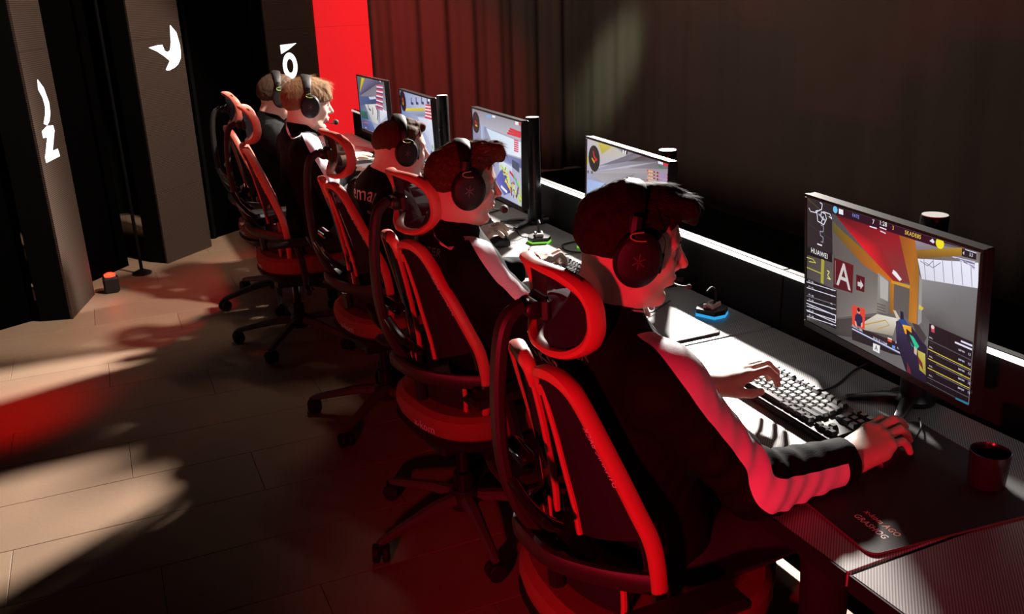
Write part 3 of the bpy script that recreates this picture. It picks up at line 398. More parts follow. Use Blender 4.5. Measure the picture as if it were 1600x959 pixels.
# ------------------------------------------------ monitors
ART={"1":[["P",[[70,64,64],[105,100,100],[120,118,118],[80,74,72]],[[0,0],[1,0],[1,1],[0,1]]],["P",[[95,88,86],[110,104,100],[140,134,128],[70,66,66]],[[.18,.119],[.566,.385],[.48,.669],[.023,1.033]]],["P",[[60,56,56],[70,66,64],[105,98,90],[50,46,48]],[[.023,1.033],[.481,.695],[.611,.829],[.214,1.027]]],["P",[[80,20,28],[120,18,28],[150,30,40],[120,60,60],[150,40,44],[235,30,44]],[[.178,.048],[.405,-.013],[.651,.031],[.663,.359],[.569,.393],[.382,.238]]],["P",[[96,92,34],[150,104,32],[205,104,34],[200,110,36],[160,92,40],[90,84,40]],[[.18,.128],[.383,.246],[.566,.385],[.56,.414],[.386,.359],[.187,.198]]],["P",[[150,146,140],[120,114,110],[100,96,92],[130,124,118]],[[.478,.373],[.555,.404],[.558,.639],[.48,.673]]],["P",[176,172,168],[[.49,.388],[.541,.407],[.543,.551],[.496,.548]]],["L",[80,76,74],.006,[[.478,.6],[.53,.592]]],["L",[80,76,74],.006,[[.479,.621],[.53,.613]]],["L",[80,76,74],.006,[[.479,.641],[.531,.633]]],["L",[80,76,74],.006,[[.48,.662],[.532,.654]]],["P",[[180,172,150],[214,206,190],[224,218,206],[150,140,120]],[[.34,.867],[.481,.678],[.604,.642],[.58,.785]]],["L",[190,150,60],.008,[[.401,.808],[.533,.695]]],["L",[190,150,60],.006,[[.533,.695],[.556,.719]]],["L",[190,150,60],.006,[[.556,.719],[.485,.791]]],["P",[96,90,88],[[.57,.409],[.664,.383],[.666,.611],[.577,.604]]],["P",[[170,112,36],[190,120,40],[160,100,36],[140,90,34]],[[.548,.411],[.574,.407],[.578,.63],[.557,.622]]],["P",[[150,80,34],[176,104,38],[150,104,44],[196,124,40],[172,112,40],[196,118,38]],[[.589,.047],[.681,.056],[.709,.272],[.709,.632],[.664,.629],[.663,.359]]],["P",[206,150,44],[[.559,.389],[.664,.372],[.662,.396],[.561,.408]]],["P",[235,230,236],[[.566,.309],[.585,.317],[.617,.354],[.605,.371],[.561,.336]]],["P",[[150,140,150],[120,112,116],[130,118,110],[100,90,96]],[[.679,.057],[.987,-.004],[.991,.072],[.697,.17]]],["P",[[150,110,50],[180,140,44],[150,104,40],[120,80,40]],[[.688,.116],[.92,-.012],[.929,.047],[.697,.171]]],["P",[[224,224,240],[236,236,250],[230,230,246],[216,214,226]],[[.697,.171],[.99,.064],[.998,.221],[.724,.298]]],["L",[150,148,170],.006,[[.73,.161],[.745,.292]]],["L",[150,148,170],.006,[[.777,.142],[.792,.278]]],["L",[150,148,170],.006,[[.823,.123],[.838,.264]]],["L",[150,148,170],.006,[[.867,.104],[.883,.25]]],["L",[150,148,170],.006,[[.911,.086],[.927,.237]]],["L",[150,148,170],.006,[[.955,.068],[.97,.224]]],["L",[90,86,110],.004,[[.711,.18],[.751,.196],[.776,.153]]],["L",[90,86,110],.004,[[.737,.177],[.778,.196],[.815,.145]]],["P",[[140,138,140],[120,118,120],[96,92,92],[84,80,80],[112,108,108]],[[.724,.298],[.998,.221],[1.015,.593],[.794,.58],[.718,.501]]],["P",[150,148,146],[[.712,.271],[.727,.305],[.736,.593],[.715,.628]]],["P",[214,190,70],[[.717,.476],[.743,.488],[.735,.509],[.719,.509]]],["P",[[40,22,34],[58,14,34],[58,16,36],[38,20,36]],[[.176,-.02],[.801,-.018],[.795,.052],[.179,.062]]],["P",[58,14,34],[[.794,-.023],[.986,-.019],[.987,-.004],[.796,.012]]],["C",[110,190,235],[.199,.025],.026],["P",[235,235,240],[[.223,.008],[.252,.008],[.253,.045],[.224,.046]]],["T",[120,150,230],[.334,.024],.045,"FATE"],["T",[230,225,230],[.442,.025],.06,"7"],["T",[240,240,240],[.5,.014],.06,"1:28"],["L",[235,230,240],.008,[[.421,.063],[.464,.061]]],["L",[235,230,240],.008,[[.481,.045],[.52,.047]]],["L",[235,230,240],.007,[[.485,.07],[.517,.075]]],["T",[240,190,60],[.558,.021],.05,"3"],["T",[235,205,90],[.667,.024],.05,"SKADE85"],["C",[240,225,40],[.807,.022],.035],["P",[220,220,240],[[.755,.027],[.77,.006],[.781,.024],[.774,.036]]],["P",[[52,46,44],[40,34,38],[44,36,40],[46,40,44]],[[.002,-.017],[.177,-.009],[.187,.371],[.004,.385]]],["L",[90,80,50],.006,[[.002,.007],[.18,.11]]],["L",[70,60,60],.004,[[.003,.202],[.184,.263]]],["L",[225,222,240],.007,[[.014,.077],[.027,.1],[.07,.095],[.078,.073],[.062,.088]]],["L",[225,222,240],.008,[[.094,.008],[.111,.013],[.107,.055],[.073,.084],[.08,.155],[.123,.167],[.142,.115],[.134,.081],[.107,.073],[.101,.111],[.122,.131]]],["L",[225,222,240],.007,[[.12,.068],[.167,.07],[.18,.101],[.158,.088]]],["L",[180,178,200],.012,[[.087,.098],[.132,.129]]],["L",[200,198,220],.01,[[.106,.157],[.121,.104]]],["L",[150,148,170],.007,[[.103,.175],[.123,.18],[.121,.223],[.098,.226],[.102,.258],[.122,.265],[.12,.306],[.106,.304]]],["L",[235,235,240],.01,[[.08,.333],[.114,.332]]],["P",[26,18,22],[[.004,.385],[.185,.368],[.187,.433],[.002,.454]]],["T",[240,240,242],[.095,.403],.073,"HUAWEI"],["P",[170,160,60],[[.11,.44],[.132,.438],[.128,.633],[.108,.631]]],["L",[190,180,70],.008,[[.004,.556],[.109,.555]]],["L",[215,205,90],.006,[[.003,.475],[.048,.469],[.07,.49],[.021,.5]]],["L",[230,220,120],.008,[[.152,.511],[.169,.514],[.157,.546],[.178,.57],[.154,.569]]],["P",[[88,22,30],[100,26,34],[92,24,32],[78,20,28]],[[.199,.388],[.331,.386],[.328,.6],[.199,.623]]],["P",[84,22,30],[[.35,.446],[.404,.442],[.404,.555],[.351,.562]]],["T",[206,196,196],[.268,.507],.34,"A"],["P",[206,196,196],[[.36,.495],[.378,.494],[.378,.473],[.397,.507],[.38,.543],[.379,.526],[.361,.527]]],["L",[150,110,112],.008,[[.21,.407],[.211,.59]]],["P",[[24,20,26],[32,28,34],[30,26,32],[22,18,24]],[[-.001,.642],[.223,.634],[.225,.946],[-.001,.951]]],["L",[225,222,240],.006,[[.004,.675],[.216,.641]]],["T",[225,222,240],[.035,.657],.026,"-01- 100"],["T",[225,222,240],[.186,.647],.026,"rAc"],["L",[225,222,240],.006,[[.005,.722],[.217,.687]]],["T",[200,205,190],[.036,.704],.026,"-01- 100"],["T",[225,222,240],[.188,.693],.026,"rAc"],["L",[120,110,120],.006,[[.006,.789],[.219,.751]]],["T",[225,222,240],[.038,.77],.026,"-01- 100"],["T",[225,222,240],[.189,.758],.026,"rAc"],["L",[225,222,240],.006,[[.007,.827],[.22,.787]]],["T",[200,205,190],[.039,.808],.026,"-01- 100"],["T",[225,222,240],[.19,.795],.026,"rAc"],["L",[225,222,240],.006,[[.008,.875],[.222,.833]]],["T",[225,222,240],[.04,.856],.026,"-01- 100"],["T",[225,222,240],[.192,.841],.026,"rAc"],["L",[225,222,240],.006,[[.009,.917],[.223,.874]]],["T",[200,205,190],[.041,.897],.026,"-01- 100"],["T",[225,222,240],[.193,.882],.026,"rAc"],["L",[225,222,240],.006,[[.01,.961],[.224,.916]]],["T",[225,222,240],[.042,.941],.026,"-01- 100"],["T",[225,222,240],[.194,.924],.026,"rAc"],["L",[225,222,240],.006,[[.004,.852],[.22,.836]]],["L",[225,222,240],.006,[[.22,.836],[.22,.896]]],["L",[225,222,240],.006,[[.22,.896],[.005,.909]]],["P",[222,66,50],[[.33,.69],[.414,.677],[.414,.832],[.333,.845]]],["P",[36,34,72],[[.352,.76],[.364,.736],[.386,.734],[.399,.749],[.4,.79],[.391,.8],[.389,.827],[.361,.834],[.36,.805],[.35,.799]]],["C",[214,160,140],[.373,.715],.018],["C",[40,26,26],[.373,.705],.016],["P",[214,170,150],[[.35,.799],[.36,.805],[.367,.838],[.355,.837]]],["P",[214,170,150],[[.4,.785],[.401,.82],[.392,.829],[.391,.8]]],["P",[[46,32,40],[40,28,36],[36,26,34],[40,28,36]],[[.333,.845],[.656,.805],[.658,.876],[.334,.874]]],["P",[[36,28,34],[30,24,32],[28,22,30],[38,30,34]],[[.334,.885],[.659,.887],[.585,.914],[.336,.961]]],["L",[190,200,240],.01,[[.334,.874],[.658,.876]]],["T",[225,222,240],[.368,.852],.035,"FRA52.08K"],["T",[180,160,170],[.457,.815],.025,"maxi"],["T",[225,222,240],[.513,.862],.028,"54 36 35 1.120M"],["P",[226,90,70],[[.558,.806],[.583,.803],[.582,.831],[.559,.833]]],["P",[235,235,235],[[.558,.806],[.583,.803],[.583,.811],[.558,.814]]],["T",[225,222,240],[.617,.812],.035,"68.0"],["T",[225,222,240],[.626,.849],.028,"98/0"],["P",[90,150,230],[[.586,.847],[.603,.844],[.604,.865],[.586,.867]]],["P",[232,230,232],[[.472,.902],[.514,.897],[.513,.958],[.472,.959]]],["T",[60,40,50],[.492,.93],.07,"A"],["P",[[60,56,90],[50,44,80],[40,30,60],[34,26,48],[34,26,48],[30,22,44],[34,28,56]],[[.602,.661],[.632,.628],[.689,.65],[.777,.739],[.788,1.024],[.674,.994],[.61,.812]]],["P",[206,190,170],[[.583,.587],[.599,.586],[.626,.631],[.611,.652]]],["P",[30,30,50],[[.625,.571],[.641,.572],[.649,.637],[.626,.634]]],["P",[40,70,140],[[.615,.637],[.653,.618],[.675,.654],[.641,.675]]],["P",[[240,190,50],[235,160,40],[230,150,40],[226,140,40]],[[.639,.662],[.688,.647],[.693,.699],[.658,.721]]],["P",[40,30,44],[[.662,.678],[.699,.696],[.694,.784],[.671,.762]]],["P",[40,190,140],[[.681,.709],[.702,.712],[.737,.761],[.722,.796]]],["P",[30,120,120],[[.687,.754],[.71,.784],[.73,.792],[.694,.784]]],["P",[70,60,62],[[.693,.618],[.728,.613],[.774,.673],[.76,.731],[.72,.685]]],["P",[[190,180,70],[200,190,90],[150,140,60],[170,160,60]],[[.73,.792],[.771,.793],[.78,.941],[.746,.926]]],["P",[120,40,40],[[.732,.832],[.759,.868],[.765,.915],[.739,.879]]],["P",[200,180,160],[[.71,.775],[.727,.787],[.726,.835],[.712,.826]]],["P",[110,40,50],[[.677,.915],[.695,.956],[.702,.99],[.677,.987]]],["P",[[34,26,32],[30,24,30],[22,18,26],[26,20,28]],[[.784,.568],[1.01,.567],[1.016,.988],[.781,.987]]],["P",[200,196,214],[[1.0,.553],[1.013,.554],[1.018,.987],[1.011,.987]]],["P",[40,120,140],[[.941,.986],[1.015,.98],[1.014,.995],[.936,1.0]]],["P",[190,70,80],[[.794,.573],[.812,.574],[.813,.62],[.796,.619]]],["C",[225,200,200],[.802,.584],.014],["L",[90,82,90],.006,[[.782,.682],[.999,.688]]],["T",[225,222,240],[.797,.664],.03,"==-"],["T",[150,140,150],[.802,.699],.03,"\u00b7 \u00b7\u00b7"],["T",[225,222,240],[.951,.654],.03,"aaron"],["T",[225,222,240],[.988,.656],.03,"13"],["L",[214,190,70],.006,[[.785,.748],[1.002,.751]]],["T",[225,222,240],[.8,.73],.03,"==-"],["T",[150,140,150],[.804,.764],.03,"\u00b7 \u00b7\u00b7"],["T",[225,222,240],[.954,.717],.03,"aaron"],["T",[225,222,240],[.991,.719],.03,"13"],["L",[120,118,130],.004,[[.828,.761],[.999,.763]]],["T",[150,190,60],[.953,.75],.024,"100"],["L",[214,190,70],.006,[[.788,.814],[1.005,.814]]],["T",[225,222,240],[.803,.795],.03,"==-"],["T",[150,140,150],[.807,.83],.03,"\u00b7 \u00b7\u00b7"],["T",[225,222,240],[.957,.781],.03,"aaron"],["T",[225,222,240],[.994,.782],.03,"13"],["L",[120,118,130],.004,[[.831,.827],[1.002,.826]]],["T",[150,190,60],[.956,.814],.024,"100"],["L",[214,190,70],.006,[[.79,.88],[1.008,.877]]],["T",[225,222,240],[.806,.861],.03,"==-"],["T",[150,140,150],[.81,.896],.03,"\u00b7 \u00b7\u00b7"],["T",[225,222,240],[.96,.844],.03,"aaron"],["T",[225,222,240],[.997,.845],.03,"13"],["L",[120,118,130],.004,[[.833,.892],[1.005,.889]]],["T",[150,190,60],[.959,.878],.024,"100"],["L",[90,82,90],.006,[[.793,.946],[1.011,.941]]],["T",[225,222,240],[.808,.927],.03,"==-"],["T",[150,140,150],[.813,.962],.03,"\u00b7 \u00b7\u00b7"],["T",[225,222,240],[.962,.908],.03,"aaron"],["T",[225,222,240],[1.0,.908],.03,"13"],["L",[225,222,240],.012,[[.946,.592],[1.003,.59]]],["L",[225,222,240],.012,[[.918,.617],[1.004,.615]]],["P",[40,30,40],[[.921,-.009],[.987,-.004],[.989,.044],[.923,.05]]],["T",[225,222,240],[.93,.028],.04,"4"],["T",[225,222,240],[.965,.024],.04,"53"],["L",[225,222,240],.012,[[.936,-.002],[.987,-.001]]],["L",[200,200,225],.008,[[.881,.073],[.984,.059]]],["L",[120,110,140],.008,[[.899,.075],[.985,.071]]],["L",[200,200,225],.008,[[.916,.078],[.985,.083]]],["L",[120,110,140],.008,[[.933,.08],[.986,.095]]],["L",[200,200,225],.008,[[.95,.082],[.986,.107]]]],"2":[["P",[[168,162,176],[112,104,112],[170,166,172],[150,168,206]],[[0,0],[1,0],[1,1],[0,1]]],["P",[[190,184,200],[206,190,120],[196,192,204],[176,170,184]],[[-.001,.002],[.397,-.028],[.542,.052],[.006,.357]]],["P",[[196,184,70],[214,190,60],[190,180,100],[186,170,80]],[[.148,.008],[.201,-.017],[.336,.007],[.21,.109]]],["P",[196,176,60],[[-.004,.189],[.015,.175],[.02,.245],[.0,.277]]],["P",[[130,124,140],[108,102,112],[140,132,144],[100,96,108]],[[.159,.244],[.604,-.004],[.721,-.016],[.544,.093]]],["P",[[168,164,178],[150,144,156],[110,104,112],[150,144,160]],[[.136,.303],[.522,.106],[.882,-.021],[.524,.147]]],["P",[[96,86,92],[88,78,80],[104,94,98],[120,110,118]],[[.544,.093],[.706,-.013],[.887,-.019],[.865,.014]]],["P",[[190,186,200],[206,202,214],[160,154,168],[180,176,190]],[[.124,.306],[.587,.118],[.888,.008],[.546,.158]]],["P",[[176,170,176],[166,160,166],[150,142,150],[186,182,190]],[[.037,.348],[.546,.158],[.997,.044],[.997,.219]]],["P",[[168,160,164],[156,150,156],[150,146,154],[176,172,182]],[[.037,.348],[.773,.144],[.779,.286],[.259,.391]]],["P",[[160,180,222],[172,192,232],[190,206,240],[160,186,232]],[[.003,.421],[.259,.391],[.376,.399],[.018,.642]]],["P",[[206,204,220],[222,216,226],[180,186,210],[196,196,214]],[[.008,.652],[.377,.424],[.41,.742],[.27,.793]]],["P",[[120,150,200],[150,176,222],[130,160,210],[110,136,190]],[[.008,.684],[.121,.719],[.174,.873],[.013,.933]]],["P",[96,100,120],[[.248,.398],[.295,.393],[.313,.418],[.272,.413]]],["C",[46,42,40],[.103,.18],.135],["L",[206,40,44],.02,[[.083,.106],[.102,.136]]],["L",[214,44,48],.02,[[.093,.138],[.109,.17]]],["L",[220,44,50],.02,[[.109,.161],[.14,.188]]],["L",[214,40,44],.02,[[.105,.206],[.146,.178]]],["L",[220,170,50],.02,[[.072,.183],[.11,.222]]],["P",[96,90,100],[[.009,.327],[.087,.316],[.088,.343],[.01,.356]]],["T",[236,234,240],[.047,.336],.045,"$$$"],["T",[140,180,230],[.401,.013],.1,"11111"],["P",[46,42,48],[[.47,-.008],[.54,-.012],[.536,.029],[.468,.034]]],["C",[236,236,236],[.486,-.001],.016],["C",[236,236,236],[.516,-.004],.016],["C",[236,236,236],[.485,.021],.016],["C",[236,236,236],[.511,.021],.016],["P",[226,226,240],[[.888,-.007],[.939,-.011],[.941,.021],[.889,.023]]],["P",[210,60,70],[[.941,-.014],[.995,-.016],[.996,.021],[.943,.024]]],["P",[60,130,90],[[.893,.037],[.932,.035],[.933,.05],[.893,.055]]],["P",[[206,70,70],[200,64,66],[200,62,64],[214,80,80]],[[.769,.109],[.998,.087],[.999,.103],[.77,.125]]],["L",[236,190,130],.012,[[.786,.116],[.84,.111]]],["P",[40,36,44],[[.848,.104],[.893,.099],[.893,.111],[.848,.116]]],["T",[240,240,240],[.869,.107],.045,"-r+"],["L",[150,150,214],.012,[[.902,.103],[.986,.096]]],["P",[[206,70,70],[200,64,66],[200,62,64],[214,80,80]],[[.778,.137],[.999,.115],[1.0,.132],[.779,.153]]],["L",[236,190,130],.012,[[.788,.145],[.841,.14]]],["P",[40,36,44],[[.849,.133],[.894,.128],[.894,.141],[.849,.145]]],["T",[240,240,240],[.87,.136],.045,"-r+"],["L",[150,150,214],.012,[[.904,.132],[.988,.125]]],["P",[[206,70,70],[200,64,66],[200,62,64],[214,80,80]],[[.788,.164],[1.001,.144],[1.001,.161],[.788,.18]]],["L",[236,190,130],.012,[[.789,.175],[.843,.169]]],["P",[40,36,44],[[.85,.162],[.895,.157],[.896,.17],[.851,.175]]],["T",[240,240,240],[.872,.166],.045,"-r+"],["L",[150,150,214],.012,[[.905,.161],[.989,.154]]],["P",[[206,70,70],[200,64,66],[200,62,64],[214,80,80]],[[.773,.199],[1.002,.173],[1.003,.189],[.774,.214]]],["L",[236,190,130],.012,[[.79,.205],[.844,.199]]],["P",[40,36,44],[[.852,.192],[.897,.187],[.897,.199],[.852,.204]]],["T",[240,240,240],[.873,.195],.045,"-r+"],["L",[150,150,214],.012,[[.906,.19],[.99,.182]]],["P",[[206,70,70],[200,64,66],[200,62,64],[214,80,80]],[[.782,.226],[1.003,.201],[1.004,.218],[.783,.242]]],["L",[236,190,130],.012,[[.792,.235],[.845,.228]]],["P",[40,36,44],[[.853,.221],[.898,.216],[.898,.228],[.853,.234]]],["T",[240,240,240],[.874,.224],.045,"-r+"],["L",[150,150,214],.012,[[.908,.219],[.992,.211]]],["P",[[206,70,70],[200,64,66],[200,62,64],[214,80,80]],[[.791,.254],[1.005,.23],[1.006,.247],[.792,.27]]],["L",[236,190,130],.012,[[.793,.265],[.847,.258]]],["P",[40,36,44],[[.854,.251],[.899,.245],[.9,.257],[.855,.263]]],["T",[240,240,240],[.876,.254],.045,"-r+"],["L",[150,150,214],.012,[[.909,.248],[.993,.24]]]],"3":[["P",[[150,148,160],[176,172,180],[190,196,224],[120,124,180]],[[0,0],[1,0],[1,1],[0,1]]],["P",[[140,136,150],[160,154,164],[190,188,198],[176,176,192]],[[-.011,-.003],[1.004,.0],[1.002,.194],[.19,.196]]],["P",[[206,222,240],[226,236,246],[236,240,248],[200,220,244]],[[.303,.199],[1.001,.23],[.999,.409],[.483,.444]]],["P",[[180,196,226],[120,124,160],[150,160,190],[176,190,220]],[[.191,.186],[.303,.189],[.296,.358],[.182,.365]]],["C",[60,44,44],[.078,.168],.14],["L",[214,40,44],.02,[[.053,.151],[.097,.179],[.069,.213]]],["L",[230,170,60],.02,[[.063,.205],[.108,.214]]],["P",[130,170,220],[[.31,.023],[.42,.019],[.419,.055],[.308,.06]]],["P",[236,240,244],[[.436,.012],[.498,.009],[.497,.035],[.435,.037]]],["P",[[130,140,184],[120,124,160],[96,100,170],[150,156,206]],[[.529,.451],[.999,.427],[.997,.536],[.635,.537]]],["P",[[226,232,246],[214,222,240],[160,170,220],[130,140,200]],[[.558,.537],[.818,.564],[.815,.733],[.565,.8]]],["P",[[110,110,190],[90,90,170],[70,66,130],[110,110,180]],[[.469,.826],[.633,.612],[.781,.893],[.655,.967]]],["P",[90,96,120],[[.57,.451],[.684,.441],[.666,.529],[.573,.534]]],["P",[80,86,110],[[.82,.472],[.954,.493],[.952,.603],[.818,.564]]],["L",[214,60,70],.028,[[.783,.111],[.988,.118]]],["L",[214,60,70],.028,[[.758,.141],[.988,.142]]],["L",[214,60,70],.028,[[.733,.172],[.987,.167]]],["L",[220,80,110],.018,[[.86,.227],[.943,.225]]],["L",[220,80,110],.018,[[.86,.252],[.942,.25]]],["L",[220,80,110],.018,[[.859,.277],[.942,.276]]],["L",[220,80,110],.018,[[.859,.302],[.942,.301]]],["L",[220,80,110],.018,[[.859,.328],[.941,.326]]],["L",[220,80,110],.018,[[.858,.353],[.941,.351]]],["P",[236,236,240],[[.888,-.001],[.946,-.001],[.946,.039],[.887,.04]]],["P",[214,70,80],[[.952,.003],[.998,.002],[.998,.037],[.951,.038]]],["L",[196,220,60],.035,[[.587,.596],[.699,.688]]],["L",[220,230,90],.035,[[.665,.585],[.769,.745]]],["L",[196,220,60],.035,[[.723,.72],[.811,.903]]],["L",[206,210,70],.035,[[.814,.77],[.902,.934]]],["L",[196,220,60],.035,[[.904,.821],[.977,.969]]],["L",[190,206,60],.035,[[.936,.7],[.987,.929]]],["L",[206,60,60],.035,[[.771,.632],[.906,.708]]],["L",[90,190,150],.035,[[.847,.649],[.935,.775]]],["L",[170,40,60],.035,[[.782,.817],[.811,.922]]],["L",[90,60,140],.035,[[.935,.775],[.903,.896]]],["L",[236,236,250],.035,[[.595,.868],[.719,.91]]],["L",[230,200,80],.035,[[.691,.766],[.781,.855]]],["L",[240,210,90],.016,[[.659,.69],[.678,.697]]],["L",[120,130,60],.016,[[.783,.853],[.824,.862]]],["L",[200,60,70],.016,[[.681,.661],[.729,.684]]],["L",[120,130,60],.016,[[.856,.837],[.866,.874]]],["L",[40,36,60],.016,[[.668,.667],[.678,.685]]],["L",[206,226,70],.016,[[.771,.732],[.752,.779]]],["L",[240,210,90],.016,[[.935,.932],[.927,.966]]],["L",[206,226,70],.016,[[.743,.745],[.766,.757]]],["L",[120,130,60],.016,[[.648,.713],[.665,.744]]],["L",[40,36,60],.016,[[.697,.602],[.683,.641]]],["L",[120,130,60],.016,[[.701,.74],[.73,.761]]],["L",[236,236,250],.016,[[.609,.63],[.607,.666]]],["L",[226,236,120],.016,[[.719,.617],[.755,.624]]],["L",[200,60,70],.016,[[.974,.896],[.967,.913]]],["L",[226,236,120],.016,[[.692,.747],[.68,.794]]],["L",[70,60,120],.016,[[.688,.71],[.72,.721]]],["L",[120,130,60],.016,[[.68,.673],[.726,.692]]],["L",[226,236,120],.016,[[.964,.898],[1.011,.92]]],["L",[206,226,70],.016,[[.595,.61],[.597,.629]]],["L",[200,60,70],.016,[[.818,.754],[.873,.764]]],["L",[240,210,90],.016,[[.871,.913],[.884,.931]]],["L",[236,236,250],.016,[[.757,.766],[.763,.794]]],["L",[236,236,250],.016,[[.738,.749],[.76,.76]]],["L",[226,236,120],.016,[[.738,.727],[.729,.755]]],["L",[206,226,70],.016,[[.942,.963],[.949,1.003]]],["L",[70,60,120],.016,[[.744,.74],[.73,.788]]],["L",[236,236,250],.016,[[.756,.755],[.765,.795]]],["L",[226,236,120],.016,[[.866,.774],[.847,.825]]],["L",[70,60,120],.016,[[.885,.893],[.915,.906]]],["L",[40,36,60],.016,[[.853,.898],[.842,.939]]],["L",[70,60,120],.016,[[.843,.835],[.858,.843]]],["L",[236,236,250],.016,[[.677,.565],[.67,.607]]],["L",[40,36,60],.016,[[.854,.73],[.858,.755]]],["L",[200,60,70],.016,[[.923,.831],[.925,.85]]],["L",[206,226,70],.016,[[.786,.791],[.784,.824]]],["L",[236,236,250],.016,[[.709,.657],[.694,.69]]],["L",[226,236,120],.016,[[.866,.819],[.891,.858]]],["L",[240,210,90],.016,[[.701,.672],[.738,.705]]],["L",[200,60,70],.016,[[.943,.803],[.937,.826]]],["L",[70,60,120],.016,[[.932,.839],[.942,.863]]],["L",[206,226,70],.016,[[.644,.684],[.671,.706]]],["L",[40,36,60],.016,[[.805,.818],[.818,.845]]],["L",[70,60,120],.016,[[.804,.762],[.824,.775]]],["L",[40,36,60],.016,[[.966,.924],[.973,.948]]],["L",[40,36,60],.016,[[.892,.903],[.907,.928]]],["L",[240,210,90],.016,[[.727,.756],[.713,.786]]]],"4":[["P",[[110,130,180],[190,196,220],[170,180,210],[140,150,190]],[[0,0],[1,0],[1,1],[0,1]]],["P",[[130,150,190],[190,190,214],[206,206,226],[150,160,200]],[[.017,.001],[.987,.019],[.99,.142],[.137,.248]]],["L",[60,66,110],.04,[[.387,.057],[.377,.148]]],["L",[60,66,110],.04,[[.362,.151],[.448,.147]]],["L",[60,66,110],.04,[[.551,.029],[.542,.119]]],["L",[60,66,110],.04,[[.528,.122],[.611,.118]]],["L",[60,66,110],.04,[[.729,-.0],[.721,.088]]],["L",[60,66,110],.04,[[.707,.091],[.787,.087]]],["L",[60,66,110],.04,[[.901,-.029],[.893,.058]]],["L",[60,66,110],.04,[[.88,.06],[.958,.058]]],["P",[[226,206,60],[214,190,50],[190,180,80],[220,200,80]],[[.132,.266],[.808,.151],[.779,.204],[.12,.31]]],["P",[[170,176,196],[150,156,180],[110,120,150],[130,140,170]],[[.118,.318],[1.016,.168],[1.026,.259],[.547,.32]]],["P",[[206,210,230],[226,230,244],[196,206,230],[180,190,220]],[[.543,.337],[1.036,.289],[.979,.742],[.812,.62]]],["C",[44,26,34],[.095,.155],.17],["L",[230,90,40],.03,[[.086,.107],[.101,.188]]],["L",[240,190,60],.03,[[.08,.183],[.092,.223]]],["L",[206,60,80],.03,[[.829,.108],[1.05,.088]]],["L",[236,220,226],.03,[[.823,.131],[1.045,.112]]],["L",[206,60,80],.03,[[.818,.155],[1.039,.136]]],["L",[236,220,226],.03,[[.812,.178],[1.033,.16]]],["L",[206,60,80],.03,[[.806,.201],[1.028,.184]]],["L",[236,220,226],.03,[[.801,.224],[1.022,.209]]],["L",[206,60,80],.03,[[.795,.247],[1.016,.233]]],["L",[236,220,226],.03,[[.79,.27],[1.011,.258]]],["L",[206,60,80],.03,[[.784,.294],[1.005,.282]]],["P",[230,230,240],[[.927,-.002],[.998,-.002],[.991,.025],[.92,.027]]],["L",[120,190,70],.05,[[.927,.69],[.998,.801]]],["L",[60,70,120],.05,[[.869,.8],[1.009,.894]]],["L",[220,226,240],.05,[[.945,.75],[1.033,.856]]]],"5":[["P",[[80,88,100],[96,90,100],[206,210,226],[90,110,150]],[[0,0],[1,0],[1,1],[0,1]]],["P",[[90,96,100],[130,126,90],[110,110,130],[70,74,96]],[[-.027,-.015],[.596,-.041],[.04,.36],[-.037,.352]]],["P",[[214,196,40],[206,186,50],[190,170,60],[190,170,60]],[[.181,.014],[.297,.018],[.08,.277],[.046,.301]]],["P",[[130,120,150],[80,70,96],[60,54,80],[110,104,140]],[[.317,.015],[.965,-.035],[.04,.36],[.017,.373]]],["P",[[130,126,136],[120,116,126],[150,146,156],[120,120,136]],[[.035,.38],[.721,.072],[.941,.265],[.711,.299]]],["P",[[90,100,140],[80,90,130],[60,70,110],[80,96,140]],[[.015,.384],[.672,.305],[.724,.411],[.033,.557]]],["P",[200,206,220],[[.376,.349],[.634,.303],[.663,.344],[.424,.39]]],["P",[[200,200,200],[226,224,220],[210,206,206],[176,176,180]],[[.202,.511],[.642,.443],[.64,.811],[.429,.808]]],["P",[[220,220,230],[236,236,244],[196,200,220],[210,210,226]],[[.747,.484],[.993,.521],[.992,.597],[.728,.757]]],["P",[[60,120,90],[50,100,80],[60,90,100],[50,80,90]],[[-.012,.663],[.251,.641],[.296,.791],[.037,.794]]],["P",[[80,90,130],[110,130,190],[90,100,150],[70,80,120]],[[.037,.794],[.409,.812],[.546,.986],[.051,.993]]],["L",[40,36,44],.03,[[.324,.492],[.346,.567],[.418,.594]]],["L",[40,36,44],.03,[[.491,.524],[.48,.662]]],["L",[40,36,44],.03,[[.599,.469],[.671,.573],[.618,.737]]],["C",[230,226,240],[.857,-.006],.03],["L",[206,80,100],.025,[[.717,.092],[.942,.079]]],["L",[230,220,230],.025,[[.712,.119],[.936,.107]]],["L",[120,60,110],.025,[[.706,.146],[.93,.136]]],["L",[206,80,100],.025,[[.7,.173],[.925,.165]]],["L",[230,220,230],.025,[[.694,.2],[.919,.193]]],["L",[120,60,110],.025,[[.688,.227],[.913,.222]]],["L",[206,80,100],.025,[[.683,.254],[.907,.251]]],["L",[230,220,230],.025,[[.677,.282],[.901,.28]]],["L",[120,60,110],.025,[[.671,.309],[.895,.309]]],["L",[206,80,100],.025,[[.665,.336],[.889,.339]]],["L",[230,220,230],.025,[[.659,.364],[.883,.368]]],["L",[120,60,110],.025,[[.653,.392],[.877,.397]]],["L",[206,80,100],.025,[[.647,.419],[.871,.426]]],["L",[230,220,230],.025,[[.641,.447],[.865,.456]]],["L",[120,60,110],.025,[[.635,.475],[.859,.485]]],["L",[206,80,100],.025,[[.629,.502],[.853,.515]]],["T",[226,226,236],[.159,.958],.06,"aaa aa"],["L",[206,80,90],.02,[[.078,.878],[.281,.857]]]]}
SCRM=bpy.data.materials.new('screen_pixels'); SCRM.use_nodes=True
